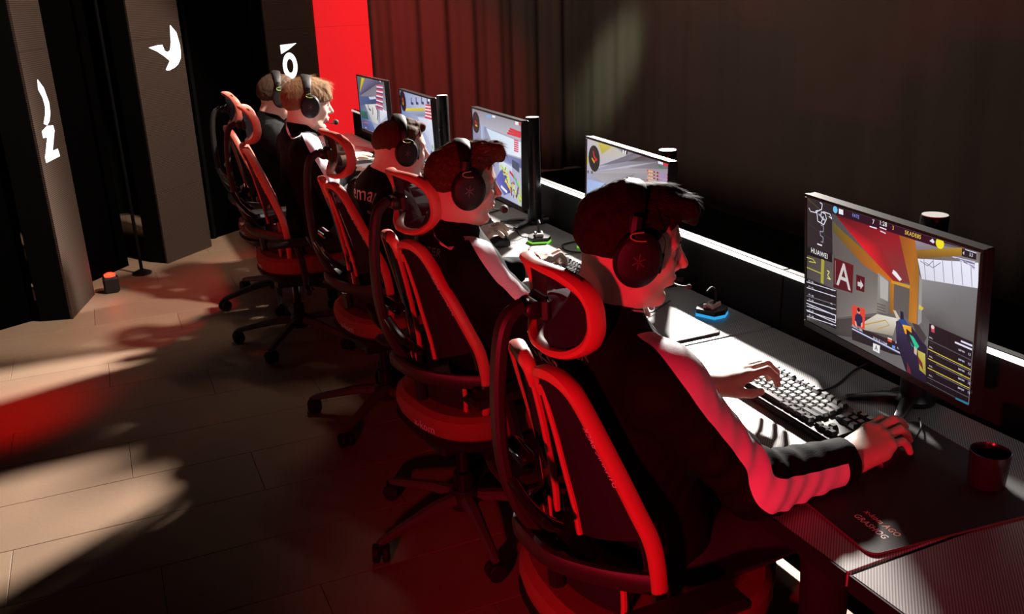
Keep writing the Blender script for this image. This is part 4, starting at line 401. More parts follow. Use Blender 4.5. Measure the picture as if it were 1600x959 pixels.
_nt=SCRM.node_tree; _b=_nt.nodes['Principled BSDF']; _a=_nt.nodes.new('ShaderNodeAttribute'); _a.attribute_name='Col'
_nt.links.new(_a.outputs['Color'],_b.inputs['Emission Color']); _b.inputs['Emission Strength'].default_value=1.0; _b.inputs['Base Color'].default_value=(.01,.01,.01,1); _b.inputs['Roughness'].default_value=.35; _b.inputs['Specular IOR Level'].default_value=.2
def screen(cmds,w,h,parent,gain=1.0):
    V=[];F=[];C=[];lay=0; asp=w/h
    def add(pts,cols):
        nonlocal lay
        lay+=1; k=len(V); d=-.00003*lay
        for p in pts: V.append(((p[0]-.5)*w,d,(.5-p[1])*h))
        F.append(tuple(range(k,k+len(pts))))
        if not isinstance(cols[0],(list,tuple)): cols=[cols]*len(pts)
        C.extend([lin(c) for c in cols])
    cl=lambda p:(min(max(p[0],0),1),min(max(p[1],0),1))
    for e in cmds:
        k=e[0]
        if k=='P':
            pts=[cl(p) for p in e[2]]; cols=e[1]
            if isinstance(cols[0],list) and len(cols)!=len(pts): cols=[cols[i%len(cols)] for i in range(len(pts))]
            if len(pts)==4 and isinstance(cols[0],list):   # smooth gradient patch
                n=8
                lay+=1; kk=len(V)
                for i in range(n+1):
                    for j in range(n+1):
                        a,b=i/n,j/n; ww=[(1-a)*(1-b),a*(1-b),a*b,(1-a)*b]
                        x=sum(ww[q]*pts[q][0] for q in range(4)); y=sum(ww[q]*pts[q][1] for q in range(4)); V.append(((x-.5)*w,-.00003*lay,(.5-y)*h))
                        C.append(tuple(sum(ww[q]*lin(cols[q])[z] for q in range(4)) for z in range(3)))
                for i in range(n):
                    for j in range(n): F.append((kk+i*(n+1)+j,kk+i*(n+1)+j+1,kk+(i+1)*(n+1)+j+1,kk+(i+1)*(n+1)+j))
            elif isinstance(cols[0],list):
                cx=sum(p[0] for p in pts)/len(pts);cy=sum(p[1] for p in pts)/len(pts); lay+=1; kk=len(V); cc=[lin(c) for c in cols]
                V.append(((cx-.5)*w,-.00003*lay,(.5-cy)*h)); C.append(tuple(sum(c[z] for c in cc)/len(cc) for z in range(3)))
                for p,c in zip(pts,cc): V.append(((p[0]-.5)*w,-.00003*lay,(.5-p[1])*h)); C.append(c)
                for i in range(len(pts)): F.append((kk,kk+1+i,kk+1+(i+1)%len(pts)))
            else: add(pts,cols)
        elif k=='C':
            x,y=e[2]; r=e[3]; add([cl((x+r/asp*math.cos(2*PI*i/18),y+r*math.sin(2*PI*i/18))) for i in range(18)],e[1])
        elif k=='L':
            P=e[3]; hw=e[2]/2
            for (x0,y0),(x1,y1) in zip(P[:-1],P[1:]):
                dx,dy=(x1-x0)*asp,(y1-y0); l=math.hypot(dx,dy)+1e-9; nx,ny=-dy/l*hw,dx/l*hw
                add([cl((x0+nx/asp,y0+ny)),cl((x1+nx/asp,y1+ny)),cl((x1-nx/asp,y1-ny)),cl((x0-nx/asp,y0-ny))],e[1])
        elif k=='T':
            tv,tf=text_mesh(e[4],.006); x,y=e[2]; s=e[3]*.78; lay+=1; kk=len(V)
            for a,b in tv: V.append(((x+a*s/asp*.9-.5)*w,-.00003*lay,(.5-(y-b*s))*h)); C.append(lin(e[1]))
            for f in tf: F.append(tuple(kk+i for i in f))
    o=pyobj('screen',V,F,parent,SCRM,False)
    at=o.data.color_attributes.new('Col','FLOAT_COLOR','POINT')
    at.data.foreach_set('color',[z for c in C for z in (c[0]*gain,c[1]*gain,c[2]*gain,1)])
    return o
BEZ=mat('monitor_bezel_black',(.015,.014,.014),.3)
MON=[(1.519,1.398,1.008,-96.5,-.083,1.592,1.343,'nearest monitor, showing a dim corridor with a red ceiling and a large A sign'),
     (1.455,2.39,1.03,-94.2,.02,1.592,2.355,'second nearest monitor, its lower half hidden by the nearest player\'s head'),
     (1.455,3.385,1.035,-92.2,.02,1.592,3.32,'third monitor, bright with neon green weapon art, beside the second player\'s face'),
     (1.47,4.42,1.03,-92.1,-.03,1.592,4.36,'fourth monitor, behind the short haired third player\'s head'),
     (1.52,5.39,1.04,-88.6,-.02,1.592,5.36,'farthest monitor, standing in front of the glowing red column')]
for i,(x,y,z,yaw,tilt,px,py,lab) in enumerate(MON):
    w_,h_=.543,.322
    t=empty('gaming_monitor',(px,py,.75)); tag(t,lab,'monitor','monitors along the desk row')
    th=R_(yaw); u=Vector((math.cos(th),math.sin(th),0)); n=Vector((-math.sin(th),math.cos(th),0)); v=Vector((0,0,1))*math.cos(tilt)+n*math.sin(tilt); nn=u.cross(v); nn=-nn if nn.dot(n)<0 else nn
    T=Matrix.Translation((x-px,y-py,z-.75))@Matrix(((u.x,nn.x,v.x,0),(u.y,nn.y,v.y,0),(u.z,nn.z,v.z,0),(0,0,0,1)))
    h=MB().box((0,.016,-.002),(w_+.014,.022,h_+.020),bev=.003,M=T).box((0,.032,0),(.36,.022,.2),bev=.008,M=T); hs=h.build('housing',BEZ,t)
    b=MB().box((0,.002,h_/2+.005),(w_+.014,.01,.007),M=T).box((0,.002,-h_/2-.009),(w_+.014,.01,.016),M=T)
    for s in(-1,1): b.box((s*(w_/2+.0035),.002,0),(.007,.01,h_),M=T)
    b.build('bezel',BEZ,t)
    s_=screen(ART[str(i+1)],w_,h_,t,1.0); s_.matrix_local=T
    MB().lathe([(.029,0),(.029,.428),(.027,.4335),(.019,.4335)],24).build('stand_column',BEZ,t,True)
    MB().lathe([(.0268,0),(.0268,.0012)],24,Matrix.Translation((0,0,.4336))).build('column_cap',mat('lit_column_top',(.62,.60,.58),.35),t)  # light falling on the black column's top is put into this pale disc
    c0=T@Vector((0,.04,0)); MB().tube([tuple(c0),(0,0,c0.z)],.022,8).build('neck',BEZ,t,True)
    MB().lathe([(.006,0),(.0075,.002),(.004,.004)],12,Matrix.Translation((-.029,-.008,.265))@Matrix.Rotation(R_(-90),4,'Y')).build('pivot_knob',mat('pale_knob',(.7,.7,.68),.3),t,True)
    f=MB()
    for a in(150,210,30,-30):
        e=(math.cos(R_(a)),math.sin(R_(a)))
        f.tube([(e[0]*.01,e[1]*.01,.010),(e[0]*.06,e[1]*.06,.012),(e[0]*(.145 if abs(a)>90 else .035),e[1]*(.145 if abs(a)>90 else .035),.006)],[.010,.009,.005],6,ups=(0,0,1),asp=1.9)
    f.lathe([(.05,0),(.05,.012),(.03,.02)],20); f.build('foot',BEZ,t,True)
# ------------------------------------------------ chairs (local frame: origin on the floor under the column, +x forward, +z up)
def bx(z): # x of the back's centre line at height z
    return float(np.interp(z,[.45,.55,.7,.85,1.0,1.2],[-.085,-.095,-.110,-.138,-.172,-.19]))
def wing_pt(y,z,o=0): return (bx(z)+.055*(abs(y)/.2)**2-o,y,z)
OUT=[(.020,.945),(.022,.985),(.045,1.000),(.085,1.003),(.115,.990),(.134,.960),(.157,.90),(.181,.83),(.204,.76),(.221,.70),(.228,.64),(.227,.57),(.214,.50),(.203,.465)]
OR=[.010,.014,.0165,.017,.017,.0165,.0165,.0165,.0165,.0165,.016,.015,.011,.004]
INN=[(.024,.975),(.024,.93),(.028,.86),(.034,.78),(.042,.70),(.050,.635)]
TBACK=text_mesh('DYNAMIC BACK'); TXK=text_mesh('x-kom',.01)
def chair_geo():
    G={}
    def resample(p,n):
        q=np.array(spline([(a,b,0) for a,b in p],8)); d=np.r_[0,np.cumsum(np.linalg.norm(np.diff(q,axis=0),axis=1))]; t=np.linspace(0,d[-1],n)
        return np.stack([np.interp(t,d,q[:,0]),np.interp(t,d,q[:,1])],1)
    for s,nm in((-1,'R'),(1,'L')):
        path=spline([(*wing_pt(s*y,z),) for y,z in OUT],5); rr=list(np.interp(np.linspace(0,len(OUT)-1,len(path)),range(len(OUT)),OR))
        b=MB().tube(path,[r for r in rr],10,ups=(1,0,0),asp=[.8]*len(path),power=.75)
        pi=spline([wing_pt(s*y,z,-.002) for y,z in INN],4); b.tube(pi,.0075,8,ups=(1,0,0),asp=.9,power=.8)
        G['frame'+nm]=b
        o=resample(OUT[1:10],22); i_=resample(INN,22); V=[];F=[]; m=6
        for k in range(22):
            for j in range(m):
                t=j/(m-1); y=i_[k][0]*(1-t)+o[k][0]*t; z=i_[k][1]*(1-t)+o[k][1]*t; bulge=.012*math.sin(PI*t)
                V.append(wing_pt(s*y,z,-.004+bulge))
        for k in range(21):
            for j in range(m-1): F.append((k*m+j,k*m+j+1,(k+1)*m+j+1,(k+1)*m+j))
        G['mesh'+nm]=MB().add(V,F)
        # dark seam lip inside the frame
        G['lip'+nm]=MB().tube([wing_pt(s*(y-.017 if y>.03 else y+.006),z-(.016 if z>.975 else 0),.004) for y,z in resample(OUT[1:11],20)],.0045,6)
    # lettering on the outer band, both wings
    pts=[];tv,tf=TBACK; y0,z0=.148,.925; y1,z1=.188,.81; V=[];F=[]
    L=math.hypot(y1-y0,z1-z0); dy,dz=(y1-y0)/L,(z1-z0)/L
    for a,b in tv:
        q=a*.0155; r=b*.0155; yy=(y0+y1)/2-dy*q+dz*r*-1; zz=(z0+z1)/2-dz*q+dy*r*-1*-1
        V.append((-.0005+bx(zz)+.055*(yy/.2)**2-.0172,-yy,zz))
    G['letter']=MB().add(V,tf)
    # spine: from the headrest back down to the mechanism, then a yoke to each wing
    sp=spline([(-.160,0,1.108),(-.19,0,1.118),(-.225,0,1.09),(-.240,0,1.02),(-.245,0,.92),(-.240,0,.82),(-.22,0,.73),(-.18,0,.65),(-.12,0,.575),(-.05,0,.47)],5)
    G['spine']=MB().tube(sp,[.013]*8+[.014]*(len(sp)-8),10,ups=(1,0,0),asp=1.25,power=.8)
    yk=spline([wing_pt(-.222,.60,-.012),wing_pt(-.16,.60,.03),(-.175,-.08,.615),(-.20,0,.635),(-.175,.08,.615),wing_pt(.16,.60,.03),wing_pt(.222,.60,-.012)],5)
    G['yoke']=MB().tube(yk,.011,8,ups=(1,0,0),asp=2.0,power=.7)
    # glossy lumbar adjuster behind the wings
    cr=spline([(-.245,.055,.80),(-.225,.075,.755),(-.195,.085,.715),(-.16,.08,.685)],5)
    g=MB().tube(cr,[.012]*len(cr),10,ups=(1,0,.3),asp=1.6); g.lathe([(.014,-.045),(.019,-.04),(.019,.04),(.014,.045)],16,Matrix.Translation((-.185,.03,.80))@Matrix.Rotation(R_(90),4,'X'))
    g.tube(spline([(-.245,-.055,.80),(-.225,-.075,.755),(-.195,-.085,.715),(-.16,-.08,.685)],5),.012,10,ups=(1,0,.3),asp=1.6)
    G['lumbar_adj']=g
    # lower lumbar panel
    V=[];F=[]; n=14
    for i in range(n+1):
        y=-.165+.33*i/n
        for z in(.455,.49,.53,.57,.605): V.append((bx(z)+.05*(y/.17)**2-.02,y*(1 if z>.5 else .93),z))
    for i in range(n):
        for j in range(4): F.append((i*5+j,(i+1)*5+j,(i+1)*5+j+1,i*5+j+1))
    G['lumbar_mesh']=MB().add(V,F)
    e=[(bx(z)+.05*(y/.17)**2-.02,y,z) for y,z in((-.168,.61),(-.166,.53),(-.157,.475),(-.14,.453),(-.08,.447),(0,.445),(.08,.447),(.14,.453),(.157,.475),(.166,.53),(.168,.61))]
    G['lumbar_rim']=MB().tube(spline(e,3),.0065,8,power=.8)
    # seat
    def sup(rx0,rx1,ry,z,n=40,p=2.6,dx=0,arc=0):
        out=[]
        for i in range(n):
            a=2*PI*i/n; c,s_=math.cos(a),math.sin(a); r=(abs(c)**p+abs(s_)**p)**(-1/p)
            x=r*c; y=r*s_; out.append((dx+(rx1*x if x>0 else rx0*x),ry*y,z))
        return out
    def loft(rings):
        V=[p for r in rings for p in r]; n=len(rings[0]); F=[(k*n+i,k*n+(i+1)%n,(k+1)*n+(i+1)%n,(k+1)*n+i) for k in range(len(rings)-1) for i in range(n)]
        F+= [tuple(range(n-1,-1,-1)),tuple((len(rings)-1)*n+i for i in range(n))]; return MB().add(V,F)
    G['cushion']=loft([sup(.22,.25,.235,.412,dx=.07),sup(.235,.265,.25,.425,dx=.07),sup(.243,.27,.255,.455,dx=.07),sup(.238,.268,.252,.48,dx=.07),sup(.22,.255,.238,.494,dx=.07),sup(.15,.18,.17,.497,dx=.07)])
    G['shell']=loft([sup(.14,.15,.13,.345,dx=.05),sup(.20,.22,.20,.36,dx=.07),sup(.235,.262,.245,.39,dx=.07),sup(.245,.27,.255,.41,dx=.07),sup(.225,.25,.235,.414,dx=.07)])
    V=[]
    for a,b in TXK[0]:
        y=-.085-a*.036; V.append((.07-.2455*(1-(abs(y)/.2575)**2.6)**(1/2.6),y,.447+b*.036))
    F=TXK[1]
    G['seat_logo']=MB().add(V,F)
    # mechanism, column
    G['mechanism']=MB().box((.02,0,.325),(.24,.13,.05),bev=.012).tube([(.03,-.06,.33),(.05,-.20,.33),(.06,-.27,.345)],.007,8).tube([(-.06,.04,.34),(-.12,0,.42),(-.13,0,.56)],.02,8)
    G['column']=MB().lathe([(.030,.095),(.030,.20),(.020,.205),(.020,.31)],18)
    G['hub']=MB().lathe([(.045,.075),(.05,.09),(.05,.125),(.036,.14)],20)
    G['leg']=MB().tube([(.03,0,.112),(.12,0,.108),(.22,0,.088),(.305,0,.070),(.325,0,.064)],[.019,.018,.015,.013,.010],8,ups=(0,0,1),asp=[1.3,1.2,1.1,1.1,1.1],power=.7)
    c=MB(); 
    for s in(-1,1): c.lathe([(.010,-.011),(.027,-.010),(.030,-.006),(.030,.006),(.027,.010),(.010,.011)],20,Matrix.Translation((0,s*.0155,.030))@Matrix.Rotation(R_(90),4,'X'))
    G['caster_wheel']=c
    G['caster_fork']=MB().tube([(.012,0,.066),(.012,0,.058),(0,0,.052)],.009,8).box((0,0,.045),(.045,.008,.03),bev=.004)
    # armrest
    a=MB().tube([(.03,0,.37),(.03,.0,.42),(.02,.005,.50),(.0,.005,.575)],[.014,.017,.017,.014],8,ups=(1,0,0),asp=.8,power=.7).tube([(.03,-.10,.365),(.03,0,.37)],.013,8)
    G['arm_post']=a; G['arm_pad']=MB().box((-.01,0,.588),(.235,.085,.026),bev=.010)
    # headrest
    hx=lambda y,z:-.142+.045*(abs(y)/.12)**2-.010*((z-1.118)/.09)-.014*((z-1.118)/.09)**2
    HP=[]
    for q in range(20):
        a=2*PI*q/20; c_,s_=math.cos(a),math.sin(a); r=(abs(c_)**3+abs(s_)**3)**(-1/3); y_=.116*r*c_; z_=1.112+.083*r*s_
        HP.append((y_,z_))
    pt=spline([(hx(y,z),y,z,) for y,z in HP],4,True)
    ra=[]
    for p in pt: ra.append(.0125+.0055*min(1,abs(p[1])/.11))
    G['head_frame']=MB().tube(pt,ra,10,ups=(1,0,0),asp=.62,closed=True,power=.75)
    V=[];F=[]; ny,nz=12,8
    for i in range(ny+1):
        for j in range(nz+1):
            u=i/ny*2-1; v=j/nz; z=1.031+.163*v; ww=float(np.interp(z,[1.03,1.06,1.10,1.155,1.19,1.21],[.085,.106,.111,.111,.104,.085])); y=u*ww; V.append((hx(y,z)+.003-.012*(1-u*u)*math.sin(PI*v),y,z))
    for i in range(ny):
        for j in range(nz): a=i*(nz+1)+j; F.append((a,a+nz+1,a+nz+2,a+1))
    G['head_mesh']=MB().add(V,F)
    G['head_joint']=MB().lathe([(.012,-.026),(.018,-.022),(.018,.022),(.012,.026)],16,Matrix.Translation((-.172,0,1.112))@Matrix.Rotation(R_(90),4,'X')).box((-.152,0,1.112),(.02,.07,.05),bev=.008)
    return G
G=chair_geo()
def chair(x,y,yaw,baserot,label,bx_=None):
    t=empty('gaming_chair',(x,y,0)); tag(t,label,'chair','row of mesh backed gaming chairs')
    if not hasattr(chair,'P'): chair.P={}
    P=chair.P
    def put(name,key,m,parent,smooth=True,rz=0,loc=(0,0,0)):
        if key not in P:
            o=G[key].build(name,m,None,smooth); P[key]=o.data
        else: o=bpy.data.objects.new(name,P[key]); COL.objects.link(o)
        o.parent=parent; o.location=loc; o.rotation_euler=(0,0,rz); return o
    Y=R_(yaw)
    for s in('R','L'):
        f=put('backrest_frame','frame'+s,GREYPL,t,True,Y)
        put('mesh_panel','mesh'+s,MESHM,f); put('mesh_edge','lip'+s,BLKPL,f)
        if s=='R': tag(put('printed_letters','letter',mat('pale_print',(.8,.78,.8),.5),f,False),'small pale lettering down the band')
    put('spine','spine',MIDPL,t,True,Y); put('yoke','yoke',MIDPL,t,True,Y); put('lumbar_adjuster','lumbar_adj',GLOSS,t,True,Y)
    q=put('lumbar_panel','lumbar_mesh',MESHM,t,True,Y); put('rim','lumbar_rim',GREYPL,q)
    c=put('seat','cushion',SEATF,t,True,Y); put('seat_shell','shell',BLKPL,c); put('seat_logo','seat_logo',PRINTW,c,False)
    put('tilt_mechanism','mechanism',BLKPL,t,True,Y); put('column','column',GLOSS,t); put('hub','hub',MIDPL,t)
    h=put('headrest_frame','head_frame',GREYPL,t,True,Y); put('headrest_mesh','head_mesh',MESHM,h); put('headrest_joint','head_joint',BLKPL,h)
    for s in(-1,1):
        o=put('armrest_post','arm_post',BLKPL,t,True,Y+(0 if s<0 else 0),(0,0,0)); d=Vector((0,s*.295,0)); d.rotate(Matrix.Rotation(Y,3,'Z')); o.location=d
        if s>0: o.scale=(1,-1,1)
        put('armrest_pad','arm_pad',RUB,o)
    for k in range(5):
        a=R_(baserot+72*k); l=put('leg','leg',mat('dark_grey_base_plastic',(.11,.10,.10),.45),t,True,a)
        f=put('caster','caster_fork',BLKPL,l,True,R_(37*k+20),(.318,0,0)); put('wheel','caster_wheel',RUB,f)
    return t
CH=[(.840,1.42,0,100,'nearest gaming chair, bright red frame, behind the front player'),
    (.890,2.44,8,121,'second gaming chair from the front, with a seat logo and casters on the dark floor'),
    (.915,3.38,3,150,'third gaming chair from the front, behind the player with large back letters'),
    (.775,4.44,-6,160,'fourth gaming chair from the front, beside the blond player'),
    (.800,5.17,-3,190,'farthest gaming chair, half hidden behind the fourth, base on the lit floor')]
for c in CH: chair(*c)

# ------------------------------------------------ mousepads, keyboards, mice, bungees
def pad(x,y,w,l,rz,label,m,text=False,th=.004):
    t=empty('mousepad',(x,y,.75),rz); tag(t,label,'mousepad','mousepads along the desk row')
    n=6;r=.018;P=[]
    for cx,cy,a0 in((w/2-r,l/2-r,0),(-w/2+r,l/2-r,90),(-w/2+r,-l/2+r,180),(w/2-r,-l/2+r,270)):
        for i in range(n+1): a=R_(a0+90*i/n); P.append((cx+r*math.cos(a),cy+r*math.sin(a)))
    MB().slab(P,th-.0006,Matrix.Translation((0,0,.0003))).build('cloth_top',m,t)
    e=MB().tube([(p[0],p[1],th/2+.0004) for p in P],th/2,6,closed=True); e.build('stitched_edge',mat('pad_edge_thread',(.10,.07,.07),.6),t,True)
    if text:
        for s,ox,oy,sc,mm in(('x-kom AGO',-.13,-.115,.0185,mat('red_print',(.75,.28,.22),.6)),('GRASHOG',-.155,-.115,.019,mat('pad_white_print',(.85,.7,.68),.6))):
            tv,tf=text_mesh(s,.02); V=[(ox+b*sc*1.0,oy-a*sc*.86,th+.0002) for a,b in tv]; MB().add(V,tf).build('printed_name',mm,t)
    return t
PADB=mat('black_pad_cloth',(.018,.017,.017),.75,bump=.2,bscale=900)
PADG=mat('grey_pad_cloth',(.30,.28,.27),.55,bump=.2,bscale=900)
pad(1.285,1.095,.42,.37,R_(-6),'black mousepad with red and white print at its corner, nearest player',PADB,True)
pad(1.275,2.08,.40,.37,0,'grey lit mousepad just past the nearest player\'s chin',PADG,th=.006)
pad(1.265,3.03,.42,.38,0,'grey mousepad beside the second player\'s collar',PADG)
pad(1.265,4.02,.42,.38,0,'mousepad in front of the third player, mostly hidden',PADB)
pad(1.265,5.02,.42,.38,0,'dark mousepad under the fourth player\'s hand',PADB)
KEYT=mat('keycap_gloss',(.03,.03,.032),.28,spec=1.0,coat=.6)
KROWS=[[(i*1.0+(.0 if i==0 else .5 if i<5 else 1.0 if i<9 else 1.5),1) for i in range(13)]+[(15.75,1),(16.75,1),(17.75,1)],
 [(i,1) for i in range(13)]+[(13,2),(15.75,1),(16.75,1),(17.75,1)],
 [(0,1.5)]+[(1.5+i,1) for i in range(12)]+[(13.5,1.5),(15.75,1),(16.75,1),(17.75,1)],
 [(0,1.75)]+[(1.75+i,1) for i in range(11)]+[(12.75,2.25)],
 [(0,2.25)]+[(2.25+i,1) for i in range(10)]+[(12.25,2.75),(16.75,1)],
 [(0,1.25),(1.25,1.25),(2.5,1.25),(3.75,6.25),(10,1.25),(11.25,1.25),(12.5,1.25),(13.75,1.25),(15.75,1),(16.75,1),(17.75,1)]]
def keyboard(x,y,rz,label,cable):
    t=empty('keyboard',(x,y,.75),rz); tag(t,label,'keyboard','keyboards along the desk row')
    U=.0191; W=18.75*U
    # local: +x away from player, -y to the player's right
    T=Matrix.Rotation(R_(-4.5),4,'Y')
    MB().box((0,0,.0135),(.138,W+.012,.020),bev=.004,M=T@Matrix.Translation((0,0,.002))).build('case',BLKPL,t)
    me={}
    for r,row in enumerate(KROWS):
        rx=.0555-r*U-(.006 if r else 0)+.0
        for k0,w_ in row:
            if w_ not in me:
                a=w_*U/2-.0012; b=a-.0026; V=[]
                for hx_,hy,z in((U/2-.0012,a,0),(U/2-.0040,b,.0085)): V+=[(-hx_,-hy,z),(hx_,-hy,z),(hx_,hy,z),(-hx_,hy,z)]
                o=MB().add(V,[(3,2,1,0),(4,5,6,7),(0,1,5,4),(1,2,6,5),(2,3,7,6),(3,0,4,7)]).build('keycap',KEYT,t); me[w_]=o.data
            else:
                o=bpy.data.objects.new('keycap',me[w_]); COL.objects.link(o); o.parent=t
            o.matrix_local=T@Matrix.Translation((rx,W/2-(k0+w_/2)*U,.0258))@Matrix.Rotation(R_([-1,-2,0,2,5,7][r]),4,'Y')
    MB().tube(spline([(.068,.04,.014),(.10,.03,.010),(.16,.05,.004),(.26,.10,.004),(.33,.12,.004)],4),.0028,6).build('cable',RUB,t,True)
    return t
keyboard(1.335,1.435,R_(-2),'black keyboard with glinting keycaps, nearest player',1)
keyboard(1.345,2.565,R_(0),'keyboard of the second player, washed out in the light',1)
keyboard(1.345,3.52,0,'keyboard of the third player, behind his head',1)
keyboard(1.345,4.52,0,'keyboard of the fourth player in the red light',1)
def mouse(x,y,rz,label,z=.754):
    t=empty('mouse',(x,y,z),rz); tag(t,label,'mouse','mice along the desk row')
    n=9;V=[];F=[];m=16
    for i in range(n+1):
        u=i/n; xx=-.060+.120*u; wd=.031*math.sqrt(max(0,1-(2*u-1)**4))*(1-.12*math.sin(PI*u))+.001; hh=.037*math.sin(PI*(.08+.84*(1-u)**.75))*1.0+.001
        for k in range(m): a=PI*k/(m-1); V.append((xx,wd*math.cos(a),max(.001,hh*math.sin(a)**.8)))
    for i in range(n):
        for k in range(m): a=i*m+k;b=i*m+(k+1)%m; F.append((a,b,b+m,a+m))
    F.append(tuple(range(m-1,-1,-1)));F.append(tuple(n*m+k for k in range(m)))
    b=MB().add(V,F); b.build('mouse_body',BLKPL,t,True)
    MB().lathe([(.006,-.004),(.009,-.003),(.009,.003),(.006,.004)],14,Matrix.Translation((.035,0,.025))@Matrix.Rotation(R_(90),4,'X')).build('scroll_wheel',mat('wheel_rubber',(.05,.05,.05),.4),t,True)
    MB().tube(spline([(.059,0,.012),(.09,.01,.006),(.14,.03,.012),(.19,.07,.006)],4),.0018,6).build('cable',RUB,t,True)
    return t
mouse(1.335,1.165,R_(6),'black mouse under the nearest player\'s right hand')
mouse(1.30,2.10,0,'mouse under the second player\'s right hand',.756)
mouse(1.30,3.05,0,'mouse under the third player\'s right hand')
mouse(1.28,4.55,R_(10),'mouse under the fourth player\'s right hand',.7505)
def bungee(x,y,rz,label,glow):
    t=empty('mouse_bungee',(x,y,.75),rz); tag(t,label,'mouse bungee','mouse bungees behind the mousepads')
    P=[(.045,0),(.03,.035),(-.005,.045),(-.04,.03),(-.04,-.03),(-.005,-.045),(.03,-.035)]
    MB().slab(P,.014,Matrix.Translation((0,0,.010))).build('weighted_base',BLKPL,t)
    P2=[(a*1.03,b*1.03) for a,b in P]; MB().slab(P2,.008,Matrix.Translation((0,0,.0015))).build('glow_edge',glow,t)
    MB().box((0,-.012,.0305),(.05,.006,.012)).box((0,.012,.0305),(.05,.006,.012)).box((-.015,0,.0305),(.012,.024,.012)).build('cable_rails',mat('pale_rail_plastic',(.55,.52,.5),.3),t)
    MB().tube(spline([(.01,0,.024),(.02,0,.06),(-.005,0,.085),(-.035,0,.080)],4),.0035,8).build('flex_arm',RUB,t,True)
    return t
bungee(1.545,2.035,R_(25),'mouse bungee with blue glowing base behind the second player\'s mousepad',BLUEG)
bungee(1.47,3.03,R_(70),'mouse bungee with green glowing base under the third monitor column',GREENG)
bungee(1.60,2.86,R_(20),'small green glowing bungee at the left edge of the second monitor',GREENG)
t=empty('cup',(1.415,1.005,.7547)); tag(t,'dark cup with a glinting rim at the right end of the desk','cup')
MB().lathe([(.030,0),(.033,.004),(.036,.070),(.0345,.0705),(.033,.066),(.028,.008)],28).build('cup_wall',mat('dark_glazed_cup',(.02,.018,.018),.25),t,True)
# thin cables lying on the lit desks
for pts,lab in(([(1.50,3.02,.754),(1.44,3.12,.754),(1.46,3.25,.754),(1.40,3.42,.754)],'thin black cable curving over the lit desk beside the second player\'s mouth'),
               ([(1.60,2.95,.754),(1.52,2.93,.754),(1.50,2.84,.754),(1.58,2.76,.754)],'short black cable on the desk left of the second monitor')):
    o=MB().tube(spline(pts,6),.003,6).build('loose_cable',RUB,None,True); tag(o,lab,'cable')
# under-desk PC towers in the gloom
for i,y in enumerate((2.62,3.58,4.58)):
    t=empty('computer_tower',(1.33,y,.0)); tag(t,['dark computer tower under the second player\'s desk','dark computer tower under the third player\'s desk','dark computer tower under the fourth player\'s desk'][i],'computer')
    MB().box((0,0,.235),(.42,.20,.45),bev=.006).build('tower_case',BLKPL,t); MB().box((0,0,.006),(.36,.16,.012)).build('feet',RUB,t)
    f=MB().box((-.2115,0,.235),(.004,.16,.40),bev=.001).build('front_panel',GLOSS,t)
    MB().lathe([(.006,0),(.006,.002)],10,Matrix.Translation((-.213,.05,.41))@Matrix.Rotation(R_(-90),4,'Y')).build('power_light',mat('red_power_light',(.3,.01,.01),.4,emit=(1,.05,.03),estr=1.5),t)
# ------------------------------------------------ people
def skinmat(name,c):
    m=mat(name,c,.5,var=.06,vscale=30,bump=.12,bscale=500,spec=.4); b=m.node_tree.nodes['Principled BSDF']
    b.inputs['Subsurface Weight'].default_value=.0; return m
class Frame:
    def __init__(s,c,yaw,pitch,k=1.0):
        s.k=k; s.c=np.array(c,float); y,p=R_(yaw),R_(pitch)
        s.x=np.array([math.cos(y)*math.cos(p),math.sin(y)*math.cos(p),math.sin(p)]); s.y=np.array([-math.sin(y),math.cos(y),0]); s.z=np.cross(s.x,s.y); s.B=[s.x,s.y,s.z]
    def __call__(s,x,y,z): return s.c+(s.x*x+s.y*y+s.z*z)*s.k
    def M(s): return Matrix(((s.x[0],s.y[0],s.z[0],s.c[0]),(s.x[1],s.y[1],s.z[1],s.c[1]),(s.x[2],s.y[2],s.z[2],s.c[2]),(0,0,0,1)))@Matrix.Diagonal((s.k,s.k,s.k,1))
